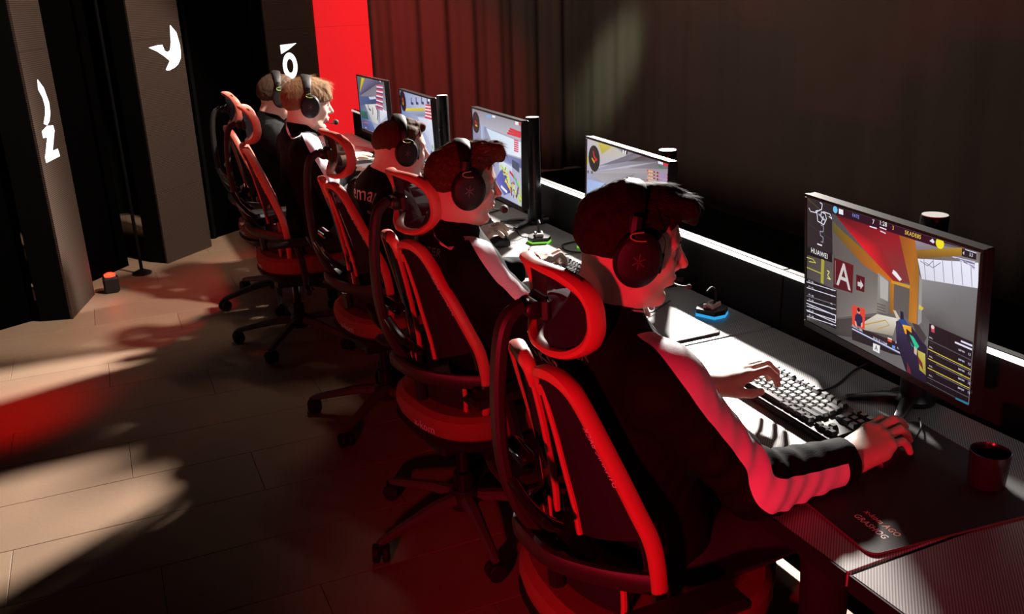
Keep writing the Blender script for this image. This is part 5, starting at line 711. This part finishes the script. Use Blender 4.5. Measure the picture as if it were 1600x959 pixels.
def head(v,f,w=1.0):
    E=lambda c,r,k=.01,op='add':v.ell(f(*c),[q*f.k for q in r],f.B,k*f.k,op); C=lambda a,b,ra,rb,k=.01,op='add':v.cone(f(*a),f(*b),ra*f.k,rb*f.k,k*f.k,op)
    E((-.014,0,.020),(.096,.076*w,.082),.02); E((.028,0,.016),(.060,.063*w,.068),.03)
    E((.040,0,-.030),(.052,.056*w,.070),.03); E((.018,0,-.050),(.062,.058*w,.050),.03)
    for s in(-1,1):
        C((-.004,s*.056*w,-.048),(.030,s*.046*w,-.086),.016,.015,.03); C((.030,s*.046*w,-.086),(.068,s*.016,-.104),.015,.013,.03)
        E((.062,s*.036*w,-.022),(.022,.020,.018),.02)            # cheekbone
        C((.083,s*.014,.020),(.074,s*.046,.020),.009,.008,.016)   # brow ridge
        E((.091,s*.032,.002),(.016,.018,.0115),.010,'sub')        # socket
        E((.0745,s*.0315,.0015),(.0135,.0150,.0125),.004)         # lids over the eyeball
        E((.0905,s*.0315,.0015),(.0050,.0125,.0042),.002,'sub')
        E((.097,s*.012,-.032),(.010,.0085,.0075),.008)            # nostril wing
        # ear
        E((-.004,s*.079*w,-.006),(.017,.006,.031),.004); E((-.002,s*.084*w,-.004),(.009,.005,.018),.003,'sub')
    E((.074,0,-.104),(.017,.020,.014),.02)                          # chin
    C((.085,0,.016),(.1135,0,-.026),.0075,.0105,.010)               # nose
    E((.087,0,-.060),(.014,.026,.019),.014)                         # mouth mound
    E((.0985,0,-.0555),(.0065,.021,.0052),.004); E((.0970,0,-.0665),(.0070,.018,.0058),.004)
    E((.106,0,-.0610),(.012,.024,.0012),.003,'sub')
    E((.093,0,-.081),(.010,.018,.006),.010,'sub')
def hand(v,W,d,side,pose,up=(0,0,1),sc=1.0):
    W=np.array(W,float); d=np.array(d,float); d/=np.linalg.norm(d); u0=np.array(up,float); s=np.cross(u0,d)*side; s/=np.linalg.norm(s); u=np.cross(d,s)*side; u/=np.linalg.norm(u)
    if u@u0<0: u=-u
    P=lambda a,b,c:W+(d*a+s*b+u*c)*sc
    ys=(.031,.0105,-.0105,-.030); kz=(.016,.019,.016,.010); kx=(.088,.092,.087,.078)
    Ls=((.041,.025,.021),(.046,.028,.022),(.042,.026,.021),(.033,.020,.019))
    cur={'mouse':((4,-28,-48),(6,-30,-50),(0,-42,-62),(-8,-48,-66)),'keys':((8,-50,-78),(6,-52,-82),(2,-55,-80),(-4,-52,-74)),'flat':((-4,-16,-26),)*4}[pose]
    for j in range(4):
        v.cone(P(.004,ys[j]*.62,.0),P(kx[j],ys[j],kz[j]-.002),.0175*sc,.0125*sc,.016)
    v.ell(P(.045,0,.002),(.046*sc,.036*sc,.0150*sc),[d,s,u],.014)
    v.cone(P(.0,.012,-.004),P(.05,.034,-.010),.018*sc,.015*sc,.018)   # thenar
    v.cone(P(.0,-.016,-.004),P(.06,-.030,-.004),.016*sc,.012*sc,.016)
    for j in range(4):
        p=P(kx[j],ys[j],kz[j]); sp=(.06,.02,-.03,-.09)[j]; r=(.0100,.0102,.0098,.0086)[j]*sc
        v.ell(p+u*.001,(.0115*sc,.0105*sc,.0105*sc),[d,s,u],.007)
        for q in range(3):
            a=R_(cur[j][q]); dd=(d+s*sp); dd/=np.linalg.norm(dd); e=p+(dd*math.cos(a)+u*math.sin(a))*Ls[j][q]*sc
            v.cone(p,e,r*(1-.07*q),r*(.93-.08*q),.0025); p=e
    t0,t1,t2,t3=P(.018,.022,-.004),P(.050,.046,-.012),P(.080,.053,-.018),P(.104,.048,-.021)
    v.cone(t0,t1,.0150*sc,.0122*sc,.010); v.cone(t1,t2,.0118*sc,.0105*sc,.004); v.cone(t2,t3,.0104*sc,.0088*sc,.003)
def ribbon(v,path,dirs,hw,n,m,off=.0018):
    ln=spline(path,8); dn=spline(dirs,8); hwn=spline([(h,0,0) for h in hw],8); t=np.linspace(0,len(ln)-1,n); ln=np.array(ln);dn=np.array(dn);hn=np.array(hwn)[:,0]
    ip=lambda A:np.stack([np.interp(t,range(len(A)),A[:,i]) for i in range(3)],1)
    p=ip(ln); d=ip(dn); hh=np.interp(t,range(len(hn)),hn); tg=np.gradient(p,axis=0); tg/=np.linalg.norm(tg,axis=1)[:,None]
    d-=tg*(d*tg).sum(1)[:,None]; d/=np.linalg.norm(d,axis=1)[:,None]; sd=np.cross(tg,d); O=[];D=[]
    for j in range(m):
        a=(j/(m-1)*2-1)
        O.append(p+sd*(a*hh*.35)[:,None]); D.append(d+sd*(a*hh*14)[:,None]*.9)
    O=np.stack(O,1).reshape(-1,3); D=np.stack(D,1).reshape(-1,3); V,ok=v.cast(O,D,.3,off)
    V=V.reshape(n,m,3)
    V[1:-1]=(V[:-2]+2*V[1:-1]+V[2:])/4
    F=[(i*m+j,(i+1)*m+j,(i+1)*m+j+1,i*m+j+1) for i in range(n-1) for j in range(m-1)]
    return V.reshape(-1,3),F
def back_text(v,s,y0,z0,size,parent,m,x0,bold=0,slope=0,name='back_print'):
    tv,tf=text_mesh(s,bold); O=np.array([(x0,y0-a*size,z0+b*size+a*slope*size) for a,b in tv]); V,ok=v.cast(O,np.tile([1.,0,0],(len(O),1)),.4,.0018,True)
    o=pyobj(name,V,tf,parent,m,False); return o
HAIRL={'quiff':([-.12,-.09,-.06,-.03,.0,.022,.045,.07,.085,.12],[-.050,-.055,-.050,-.035,-.022,-.022,.030,.060,.078,.092]),
       'fringe':([-.12,-.09,-.06,-.03,.0,.022,.045,.07,.085,.12],[-.065,-.070,-.06,-.035,-.022,-.030,-.004,.020,.026,.026]),
       'crop':([-.12,-.09,-.06,-.03,.0,.022,.045,.07,.085,.12],[-.03,-.025,-.02,-.012,-.002,.006,.036,.062,.078,.09])}
def person(cfg):
    o=empty('person',(cfg['hip'][0],cfg['hip'][1],0)); tag(o,cfg['label'],'person'); o0=np.array([cfg['hip'][0],cfg['hip'][1],0])
    f=Frame(cfg['head'],cfg.get('yaw',0),cfg.get('pitch',-12),cfg.get('k',.97)); h=cfg['h']; J={k:np.array(v,float) for k,v in cfg['J'].items()}
    c7=J['c7']; allp=np.array([v_ for k_,v_ in J.items() if not k_.startswith('hd')]+[cfg['head']]); lo=allp.min(0)-.15; hi=allp.max(0)+.15; hi[0]+=.12; lo[2]=.70; hi[2]=cfg['head'][2]+.14
    v=Vol(lo,hi,h)
    head(v,f,cfg.get('hw',1.0))
    v.cone(f(-.030,0,-.045),c7+[.005,0,-.01],.054,.056,.03); v.cone(f(-.005,0,-.075),c7+[.045,0,-.03],.046,.050,.03)
    v.ell((c7+J['hipc'])/2+[.01,0,.06],(.08,.14,.17),None,.04)
    for s in 'RL':
        v.cone(c7+[0.01,0,-.09],J['sh'+s]+[0,0,-.02],.04,.04,.03); v.cone(J['sh'+s],J['el'+s],.045,.036,.02); v.cone(J['el'+s],J['wr'+s],.040,.0265,.02)
        v.ell(J['wr'+s],(.030,.027,.021),None,.015)
        hand(v,J['wr'+s],J['hd'+s],1 if s=='R' else -1,cfg['pose'+s],sc=cfg.get('hs',1.0))
    V,Q=v.mesh(); body=fastmesh('body',V-o0,Q,o,skinmat(cfg['skin'][0],cfg['skin'][1]))
    # eyes
    M=Matrix.Translation(-Vector(o0))@f.M()
    for s in(-1,1):
        e=MB().lathe([(.0001,-.0118),(.006,-.0102),(.0102,-.006),(.0118,0),(.0102,.006),(.006,.0102),(.0001,.0118)],14,Matrix.Translation((.0755,s*.0315,.0015))@Matrix.Rotation(R_(90),4,'Y'))
        ir=MB().lathe([(.0001,.0),(.0055,0),(.004,.0012),(.0001,.0015)],14,Matrix.Translation((.0866,s*.0315,.0005))@Matrix.Rotation(R_(90),4,'Y'))
        br=MB().tube([(.0925,s*.014,.0185),(.0915,s*.030,.0235),(.080,s*.050,.0195)],[.0022,.0030,.0012],6,ups=(0,0,1),asp=.8)
        for mb,nm,mm in((e,'eye',EYEW),(ir,'iris',IRIS),(br,'eyebrow',mat('eyebrow_hair',(.04,.02,.012),.8))):
            q=mb.build(nm,mm,body,True); q.matrix_local=M
    # hair
    hm=mat(cfg['hairm'][0],cfg['hairm'][1],.75,var=.25,vscale=90,spec=.08); c3=tuple(min(1,q*cfg.get('rim_tip',3.0)) for q in cfg['hairm'][1]); hm2=mat(cfg['hairm'][0]+'_rimlit_tips',c3,.75,var=.2,spec=.06)  # strands lighter than the hair body: backlit rim put into their colour
    hv=Vol(f.c-.19,f.c+.19,.0034); st=cfg['style']; xs,zs=HAIRL[st]; th=cfg.get('thick',.010)
    for c,r in(((-.014,0,.020),(.096+th,.0765+th*.8,.082+th)),((.026,0,.018),(.061+th,.065+th*.6,.068+th))): hv.ell(f(*c),[q*f.k for q in r],f.B,.03)
    X=hv.ax[0][:,None,None]-f.c[0];Y=hv.ax[1][None,:,None]-f.c[1];Z=hv.ax[2][None,None,:]-f.c[2]
    lx=(X*f.x[0]+Y*f.x[1]+Z*f.x[2])/f.k; lz=(X*f.z[0]+Y*f.z[1]+Z*f.z[2])/f.k; ly=(X*f.y[0]+Y*f.y[1]+Z*f.y[2])/f.k
    zl=np.interp(lx,xs,zs)+.010*np.clip(1-np.abs(ly)/.03,0,1)*(lx>.05); hv.F=np.maximum(hv.F+(th+.003)*np.clip(1-(lz-zl)/.038,0,1)*(lx<.06),(zl-lz)*.75).astype(np.float32)
    for a,b,ra,rb in cfg.get('tufts',[]): hv.cone(f(*a),f(*b),ra*f.k,rb*f.k,.022)
    hv.noise(cfg.get('hn',.0012),170,cfg['seed'],.02); 
    V,Q=hv.mesh(); hair=fastmesh('hair',V-o0,Q,o,hm)
    n=cfg.get('strands',1500); r=np.random.default_rng(cfg['seed']); L=(V-f.c)/f.k; lxv,lyv,lzv=L@f.x,L@f.y,L@f.z
    ok=np.nonzero(lzv>np.interp(lxv,xs,zs)+.006)[0]; pick=r.choice(ok,n); P=V[pick]; g=np.stack([hv.sample(P+np.eye(3)[i]*.003)-hv.sample(P-np.eye(3)[i]*.003) for i in range(3)],1); g/=np.linalg.norm(g,axis=1)[:,None]+1e-9
    top=np.clip((lzv[pick]-.05)/.05,0,1)[:,None]; fx,fy,fz=cfg.get('flow',(1,.1,.25)); flow=top*(f.x*fx+f.y*fy+f.z*fz)+(1-top)*(-f.z*.9-f.x*.45)+r.normal(size=(n,3))*.15
    flow=flow-f.z*(np.clip((lxv[pick]-.06)/.03,0,1)*cfg.get('curl',1.1))[:,None]; flow-=g*(flow*g).sum(1)[:,None]; flow/=np.linalg.norm(flow,axis=1)[:,None]; ln=(cfg.get('hl',(.012,.034))[0]+(cfg.get('hl',(.012,.034))[1]-.012)*top[:,0])*r.uniform(.6,1.2,n); lift=r.uniform(.03,.20,n)*top[:,0]+.05
    sd=np.cross(flow,g); SV=[]
    for q in range(4):
        t=q/3; c=P+flow*(ln*t)[:,None]+g*(-.001+ln*lift*t*(1.25-.75*t))[:,None]; ww=.00075*(1-.85*t); SV+= [c-sd*ww,c+sd*ww]
    SV=np.stack(SV,1).reshape(-1,3); SF=[]
    base=np.arange(n)*8
    for q in range(3): SF.append(np.stack([base+2*q,base+2*q+1,base+2*q+3,base+2*q+2],1))
    so=fastmesh('hair_strands',SV-o0,np.concatenate(SF),hair,hm2); so['kind']='stuff'
    # jacket
    jl=lo.copy(); jl[2]=.50; jl[0]-=.06; jh=hi.copy(); jh[2]=c7[2]+.10; jv=Vol(jl,jh,cfg.get('jh',.0065))
    hp=J['hipc']; ch=c7*.45+hp*.55; ch=c7+(hp-c7)*.36+[.015,0,0]
    ud=c7-hp; ud/=np.linalg.norm(ud); fb=np.cross([0,1,0],ud); B=[fb,np.array([0,1.,0]),ud]
    jv.ell(ch+[.01,0,0],(.112,.180,.205),B,.04); jv.ell(c7+(hp-c7)*.75+[.025,0,0],(.112,.160,.19),B,.07)
    jv.ell(c7+(hp-c7)*.95+[.02,0,0],(.118,.165,.12),B,.06)
    for s in 'RL':
        sh,el,wr=J['sh'+s],J['el'+s],J['wr'+s]
        jv.cone(c7+[.010,0,-.030],sh+[0,0,-.005],.066,.062,.05); jv.ell(sh,(.072,.066,.070),None,.04)
        jv.cone(sh+[0,0,-.01],el,.070,.058,.035); we=wr+(el-wr)*.06; jv.cone(el,we,.060,.043,.022,flat='b')
        cf=we+(el-we)*.16; jv.cone(cf,we,.043,.0405,.004,flat='ab')
    nd=f(-.02,0,-.05)-c7; nd/=np.linalg.norm(nd)
    jv.cone(c7+[.015,0,-.04],c7+[.012,0,0]+nd*.052,.088,.068,.022,flat='b')
    jv.noise(.0011,26,cfg['seed']+5,.03,(1,1,.6)); jv.noise(.0007,85,cfg['seed']+9,.03)
    # creases gathered at the elbows
    for s in 'RL':
        el=J['el'+s]; sl,X,Y,Z=jv.reg(el-.26,el+.26); a=(J['wr'+s]-el); a/=np.linalg.norm(a); b=(el-J['sh'+s]); b/=np.linalg.norm(b); dd=a*.6+b*.8
        q=(X-el[0])*dd[0]+(Y-el[1])*dd[1]+(Z-el[2])*dd[2]; rr=np.sqrt((X-el[0])**2+(Y-el[1])**2+(Z-el[2])**2)
        jv.F[sl]+=(.0042*np.sin(q*135+3*np.sin((Y-el[1])*22)+cfg['seed'])*np.exp(-(rr/.14)**2)).astype(np.float32)
    V,Q=jv.mesh(); jk=fastmesh('jacket',V-o0,Q,o,JACK)
    wm=WHITEC
    for s,sg in(('R',-1),('L',1)):
        if cfg.get('stripe','RL').find(s)<0: continue
        sh,el,wr=J['sh'+s],J['el'+s],J['wr'+s]
        pth=[c7+[.03,sg*.088,-.045],(c7+sh)/2+[.01,0,-.025],sh+[.0,0,-.015],sh+(el-sh)*.35,sh+(el-sh)*.7,el+(sh-el)*.06,el+(wr-el)*.25,el+(wr-el)*.55,el+(wr-el)*.78]
        drs=[(.25,sg*.25,1),(.25,sg*.35,1),(.3,sg*.8,.9),(.45,sg*1,.35),(.4,sg*1,.2),(.15,sg*1,.0),(-.05,sg*1,.0),(0,sg*1,-.05),(0,sg*1,-.05)]
        W=cfg.get('sw',1.0); V,F=ribbon(jv,pth,drs,[.012*W,.017*W,.022*W,.024*W,.024*W,.025*W,.026*W,.024*W,.022*W],110,9,.0035)
        tag(pyobj('sleeve_stripe',V-o0,F,jk,wm),'white sleeve stripe')
    for a in cfg.get('texts',[]):
        q=back_text(jv,a[0],a[1],a[2],a[3],jk,a[4],hp[0]-.35,a[5],a[6]); q.location=-Vector(o0)
    if cfg.get('patch'):
        y0,z0,wd,hh_=cfg['patch']; O=[];F=[]
        for i in range(5):
            for j in range(4): O.append((hp[0]-.35,y0-wd*i/4+j*.002,z0-hh_*j/3-wd*i/4*.25))
        for i in range(4):
            for j in range(3): F.append((i*4+j,i*4+j+1,i*4+j+5,i*4+j+4))
        V,ok=jv.cast(np.array(O),np.tile([1.,0,0],(20,1)),.4,.0018,True); pyobj('back_patch',V-o0,F,jk,mat('white_patch',(.6,.57,.58),.7))
    # trousers and shoes
    tv=Vol((hp[0]-.2,hp[1]-.28,.06),(hp[0]+.62,hp[1]+.28,.70),.010)
    tv.ell(hp+[.03,0,0],(.14,.17,.10),None,.05)
    for sg in(-1,1):
        kn=hp+[.40,sg*.12,.02]; an=np.array([kn[0]+.02,kn[1],.10]); tv.cone(hp+[.04,sg*.09,0],kn,.085,.062,.04); tv.cone(kn,an,.060,.046,.03)
    tv.noise(.0016,30,cfg['seed']+3,.04); V,Q=tv.mesh(); fastmesh('trousers',V-o0,Q,o,TROU)
    for sg in(-1,1):
        q=MB().add(*shoe_geo()); sh_=q.build('shoe',RUB,o,True); sh_.location=(.405,sg*.12,0)
    headset(f,cfg)
    return f
def shoe_geo():
    V=[];F=[];n=10;m=12
    for i in range(n+1):
        u=i/n; x=-.07+.27*u; w_=.042*math.sqrt(max(.02,1-(2*u-1)**4))*(1-.12*math.cos(2*PI*u)); hh=(.075 if u<.35 else .075-.035*min(1,(u-.35)/.5))*(1 if u<.97 else .6)
        for k in range(m): a=2*PI*k/m; V.append((x,w_*math.cos(a),max(.002,.035+hh*.55*math.sin(a)) if math.sin(a)>0 else .035+.033*math.sin(a)))
    for i in range(n):
        for k in range(m): F.append((i*m+k,i*m+(k+1)%m,(i+1)*m+(k+1)%m,(i+1)*m+k))
    F.append(tuple(range(m-1,-1,-1)));F.append(tuple(n*m+k for k in range(m))); return V,F
HSM=mat('headset_black',(.009,.0085,.0085),.5,spec=.3); CUSH=mat('headset_cushion',(.02,.018,.018),.75)
def headset(f,cfg):
    ms_=cfg.get('mic',1)
    t=empty('headset'); t.matrix_world=f.M()@Matrix.Diagonal((cfg.get('hsz',1),1,cfg.get('hsz',1),1)); tag(t,cfg['hslabel'],'headset','headsets worn by the players')
    arc=[]; 
    for i in range(25):
        a=PI*i/24; arc.append((-.012-.006*math.sin(a),-.093*math.cos(a),.0+.120*math.sin(a)**.85))
    ups=[(0,-math.cos(PI*i/24),math.sin(PI*i/24)+.01) for i in range(25)]
    MB().tube(arc,[.006+.003*math.sin(PI*i/24) for i in range(25)],8,ups=ups,asp=[1.5+1.0*math.sin(PI*i/24) for i in range(25)],power=.75).build('headband',HSM,t,True)
    for s in(-1,1):
        cs=cfg.get('cup',1); T=Matrix.Translation((.0,s*.081,-.006))@Matrix.Rotation(R_(-90*s),4,'X')@Matrix.Diagonal((.86*cs,1.02*cs,1,1))
        c=MB().lathe([(.040,.010),(.049,.012),(.052,.018),(.051,.028),(.044,.035),(.030,.0375),(.012,.038)],32,T).build('earcup',HSM,t,True)
        MB().lathe([(.030,-.004),(.046,-.003),(.050,.004),(.049,.011),(.040,.012)],28,T).build('ear_cushion',CUSH,c,True)
        st=MB()
        for k in range(6): st.box((0,.008,0),(.0022,.013,.0008),M=T@Matrix.Translation((0,0,.0384))@Matrix.Rotation(k*PI/3,4,'Z'))
        st.build('emblem',mat('dim_emblem',(.10,.05,.04),.4),c)
        MB().tube([(-.012,s*.099,.030),(-.016,s*.101,.055),(-.016,s*.097,.075)],.006,6,ups=(0,1,0),asp=1.8).build('slider',HSM,t,True)
    MB().tube(spline([(-.002,-.118,.052),(-.022,-.119,.046),(-.024,-.119,.038),(-.012,-.120,.034),(.006,-.119,.036)],4),.0016,6).build('cable_clip',mat('lime_cable',(.32,.42,.10),.4),t,True)
    if cfg.get('bar'):
        MB().box((.050,-.088,-.010),(.005,.006,.042),bev=.002).tube(spline([(.050,-.088,.010),(.048,-.090,.035),(.030,-.096,.055),(.0,-.100,.085)],4),.0009,5).build('side_antenna',HSM,t,True)
    MB().tube(spline([(.02,.115,-.03),(.07,.095,-.075),(.120,.045,-.085),(.138,.010,-.075)],6),.0022,6).build('microphone_boom',HSM,t,True)
    MB().lathe([(.001*ms_,-.016*ms_),(.008*ms_,-.013*ms_),(.0125*ms_,-.006*ms_),(.0125*ms_,.004*ms_),(.009*ms_,.011*ms_),(.001*ms_,.014*ms_)],14,Matrix.Translation((.138,.004,-.074))@Matrix.Rotation(R_(90),4,'X')).build('microphone_foam',CUSH,t,True)
def J(c7,hip,shR,shL,elR,elL,wrR,wrL,hdR,hdL): return dict(c7=c7,hipc=hip,shR=shR,shL=shL,elR=elR,elL=elL,wrR=wrR,wrL=wrL,hdR=hdR,hdL=hdL)
def fixJ(d): return d
SK1=('skin_fair',(.62,.40,.31)); SK2=('skin_light',(.66,.44,.35))
P=[
 dict(label='nearest person, black jacket with red lit stripe, hands on keyboard and mouse',hip=(.86,1.42,.53),head=(.870,1.400,1.211),yaw=-24,pitch=-11,k=.93,h=.003,mic=.42,rim_tip=2.2,cup=1.06,
  J=dict(c7=(.80,1.425,1.060),hipc=(.925,1.42,.55),shR=(.845,1.245,.985),shL=(.835,1.600,.985),elR=(.985,1.150,.795),elL=(.97,1.66,.80),wrR=(1.215,1.150,.792),wrL=(1.155,1.525,.812)),
  hd=((.98,.10,.10),(.93,-.28,.12)),poseR='mouse',poseL='keys',skin=SK1,hairm=('hair_dark_brown',(.015,.009,.006)),style='quiff',seed=11,strands=4200,thick=.011,hn=.0009,hl=(.012,.024),
  tufts=[((-.03,0,.092),(.05,.01,.100),.024,.025),((.04,.02,.092),(.096,.015,.092),.030,.021),((.04,-.02,.090),(.092,-.018,.086),.028,.019),((.092,.0,.092),(.112,-.004,.068),.017,.012),((-.08,0,.06),(-.03,0,.088),.03,.03)],
  flow=(1,.05,.2),bar=1,hslabel='black headset on the nearest player',patch=(1.655,.975,.05,.04),sw=1.15,jh=.0055,
  texts=[]),
 dict(label='person with swept brown quiff seen in profile, second from the camera, black and white jacket',hip=(.90,2.38,.53),head=(.898,2.33,1.166),yaw=-12,pitch=-9,k=.93,h=.0035,cup=1.14,
  J=dict(c7=(.840,2.36,1.025),hipc=(.975,2.40,.55),shR=(.865,2.185,.955),shL=(.860,2.535,.955),elR=(1.00,2.075,.79),elL=(.985,2.61,.79),wrR=(1.205,2.085,.795),wrL=(1.205,2.60,.795)),
  hd=((1,.05,.08),(.97,.2,.08)),poseR='mouse',poseL='keys',skin=SK1,hairm=('hair_brown',(.06,.03,.015)),style='quiff',seed=21,strands=3200,thick=.011,hn=.0009,hl=(.012,.024),
  tufts=[((-.04,0,.088),(.05,0,.100),.022,.026),((.04,.015,.096),(.090,.01,.106),.027,.024),((.04,-.02,.092),(.085,-.015,.098),.026,.022),((.088,0,.104),(.108,0,.082),.018,.012)],
  flow=(1,0,.45),hslabel='black headset on the second player with the brown quiff',sw=1.0,stripe='R',texts=[]),
 dict(label='person with short cropped hair, third from the camera, large letters on the back',hip=(.98,3.32,.53),head=(1.018,3.28,1.122),yaw=-3,pitch=-9,h=.0042,
  J=dict(c7=(.915,3.305,.995),hipc=(1.005,3.34,.56),shR=(.935,3.13,.925),shL=(.93,3.48,.925),elR=(1.00,3.02,.79),elL=(1.02,3.56,.79),wrR=(1.19,3.06,.793),wrL=(1.24,3.52,.795)),
  hd=((1,.1,.08),(1,-.1,.08)),poseR='mouse',poseL='keys',skin=SK2,hairm=('hair_short_brown',(.075,.04,.022)),style='crop',seed=31,strands=1800,thick=.005,hn=.0006,hl=(.006,.016),
  tufts=[((.02,0,.095),(.078,0,.085),.022,.018)],flow=(1,0,.5),bar=1,stripe='L',hslabel='black headset on the short haired third player',texts=[]),
 dict(label='person with blond fringe seen in profile before the red column, white sleeve stripe',hip=(.83,4.38,.53),head=(.922,4.40,1.193),yaw=-5,pitch=-10,k=1.03,h=.0042,
  J=dict(c7=(.845,4.41,1.055),hipc=(.86,4.37,.55),shR=(.865,4.225,.985),shL=(.865,4.58,.985),elR=(.945,4.13,.80),elL=(.97,4.66,.79),wrR=(1.135,4.30,.828),wrL=(1.19,4.58,.795)),
  hd=((.85,.5,.05),(1,-.1,.08)),poseR='flat',poseL='keys',skin=SK2,hairm=('hair_dark_blond',(.17,.10,.055)),rim_tip=1.7,style='fringe',seed=41,strands=2600,thick=.014,hn=.0009,hl=(.02,.04),
  tufts=[((.0,0,.092),(.07,0,.085),.022,.024),((.06,.03,.08),(.098,.028,.045),.018,.010),((.06,0,.08),(.100,0,.040),.018,.010),((.06,-.03,.08),(.096,-.028,.045),.018,.010)],
  flow=(.9,0,-.3),hslabel='black headset on the blond fourth player',sw=1.25,texts=[]),
 dict(label='person farthest from the camera, dark haired, half hidden behind the blond player',hip=(.86,5.22,.53),head=(.935,5.19,1.164),yaw=-5,pitch=-7,k=1.03,h=.005,
  J=dict(c7=(.84,5.20,1.03),hipc=(.885,5.25,.55),shR=(.86,5.02,.96),shL=(.86,5.38,.96),elR=(.99,4.95,.79),elL=(1.0,5.45,.79),wrR=(1.20,5.00,.80),wrL=(1.22,5.40,.80)),
  hd=((1,0,.08),(1,-.1,.08)),poseR='flat',poseL='keys',skin=SK1,hairm=('hair_darkest',(.05,.03,.02)),stripe='',style='quiff',seed=51,strands=1200,thick=.009,flow=(1,0,.3),hslabel='black headset on the farthest player',texts=[]),
]
P[0]['texts']=[('x-kom',1.555,.948,.062,PRINTW,.02,0.0),('TEAM RAZER',1.43,1.022,.028,PRINTG,.01,0)]
P[1]['texts']=[('TEAM RAZER',2.36,.988,.032,PRINTG,.01,0)]
P[2]['texts']=[('leman',3.25,.970,.078,PRINTW,.0,0),('esports',3.20,.905,.025,PRINTW,0,0)]

for c in P:
    c['J']['hdR'],c['J']['hdL']=c.pop('hd')
    jj=c['J']; 
    person(c)
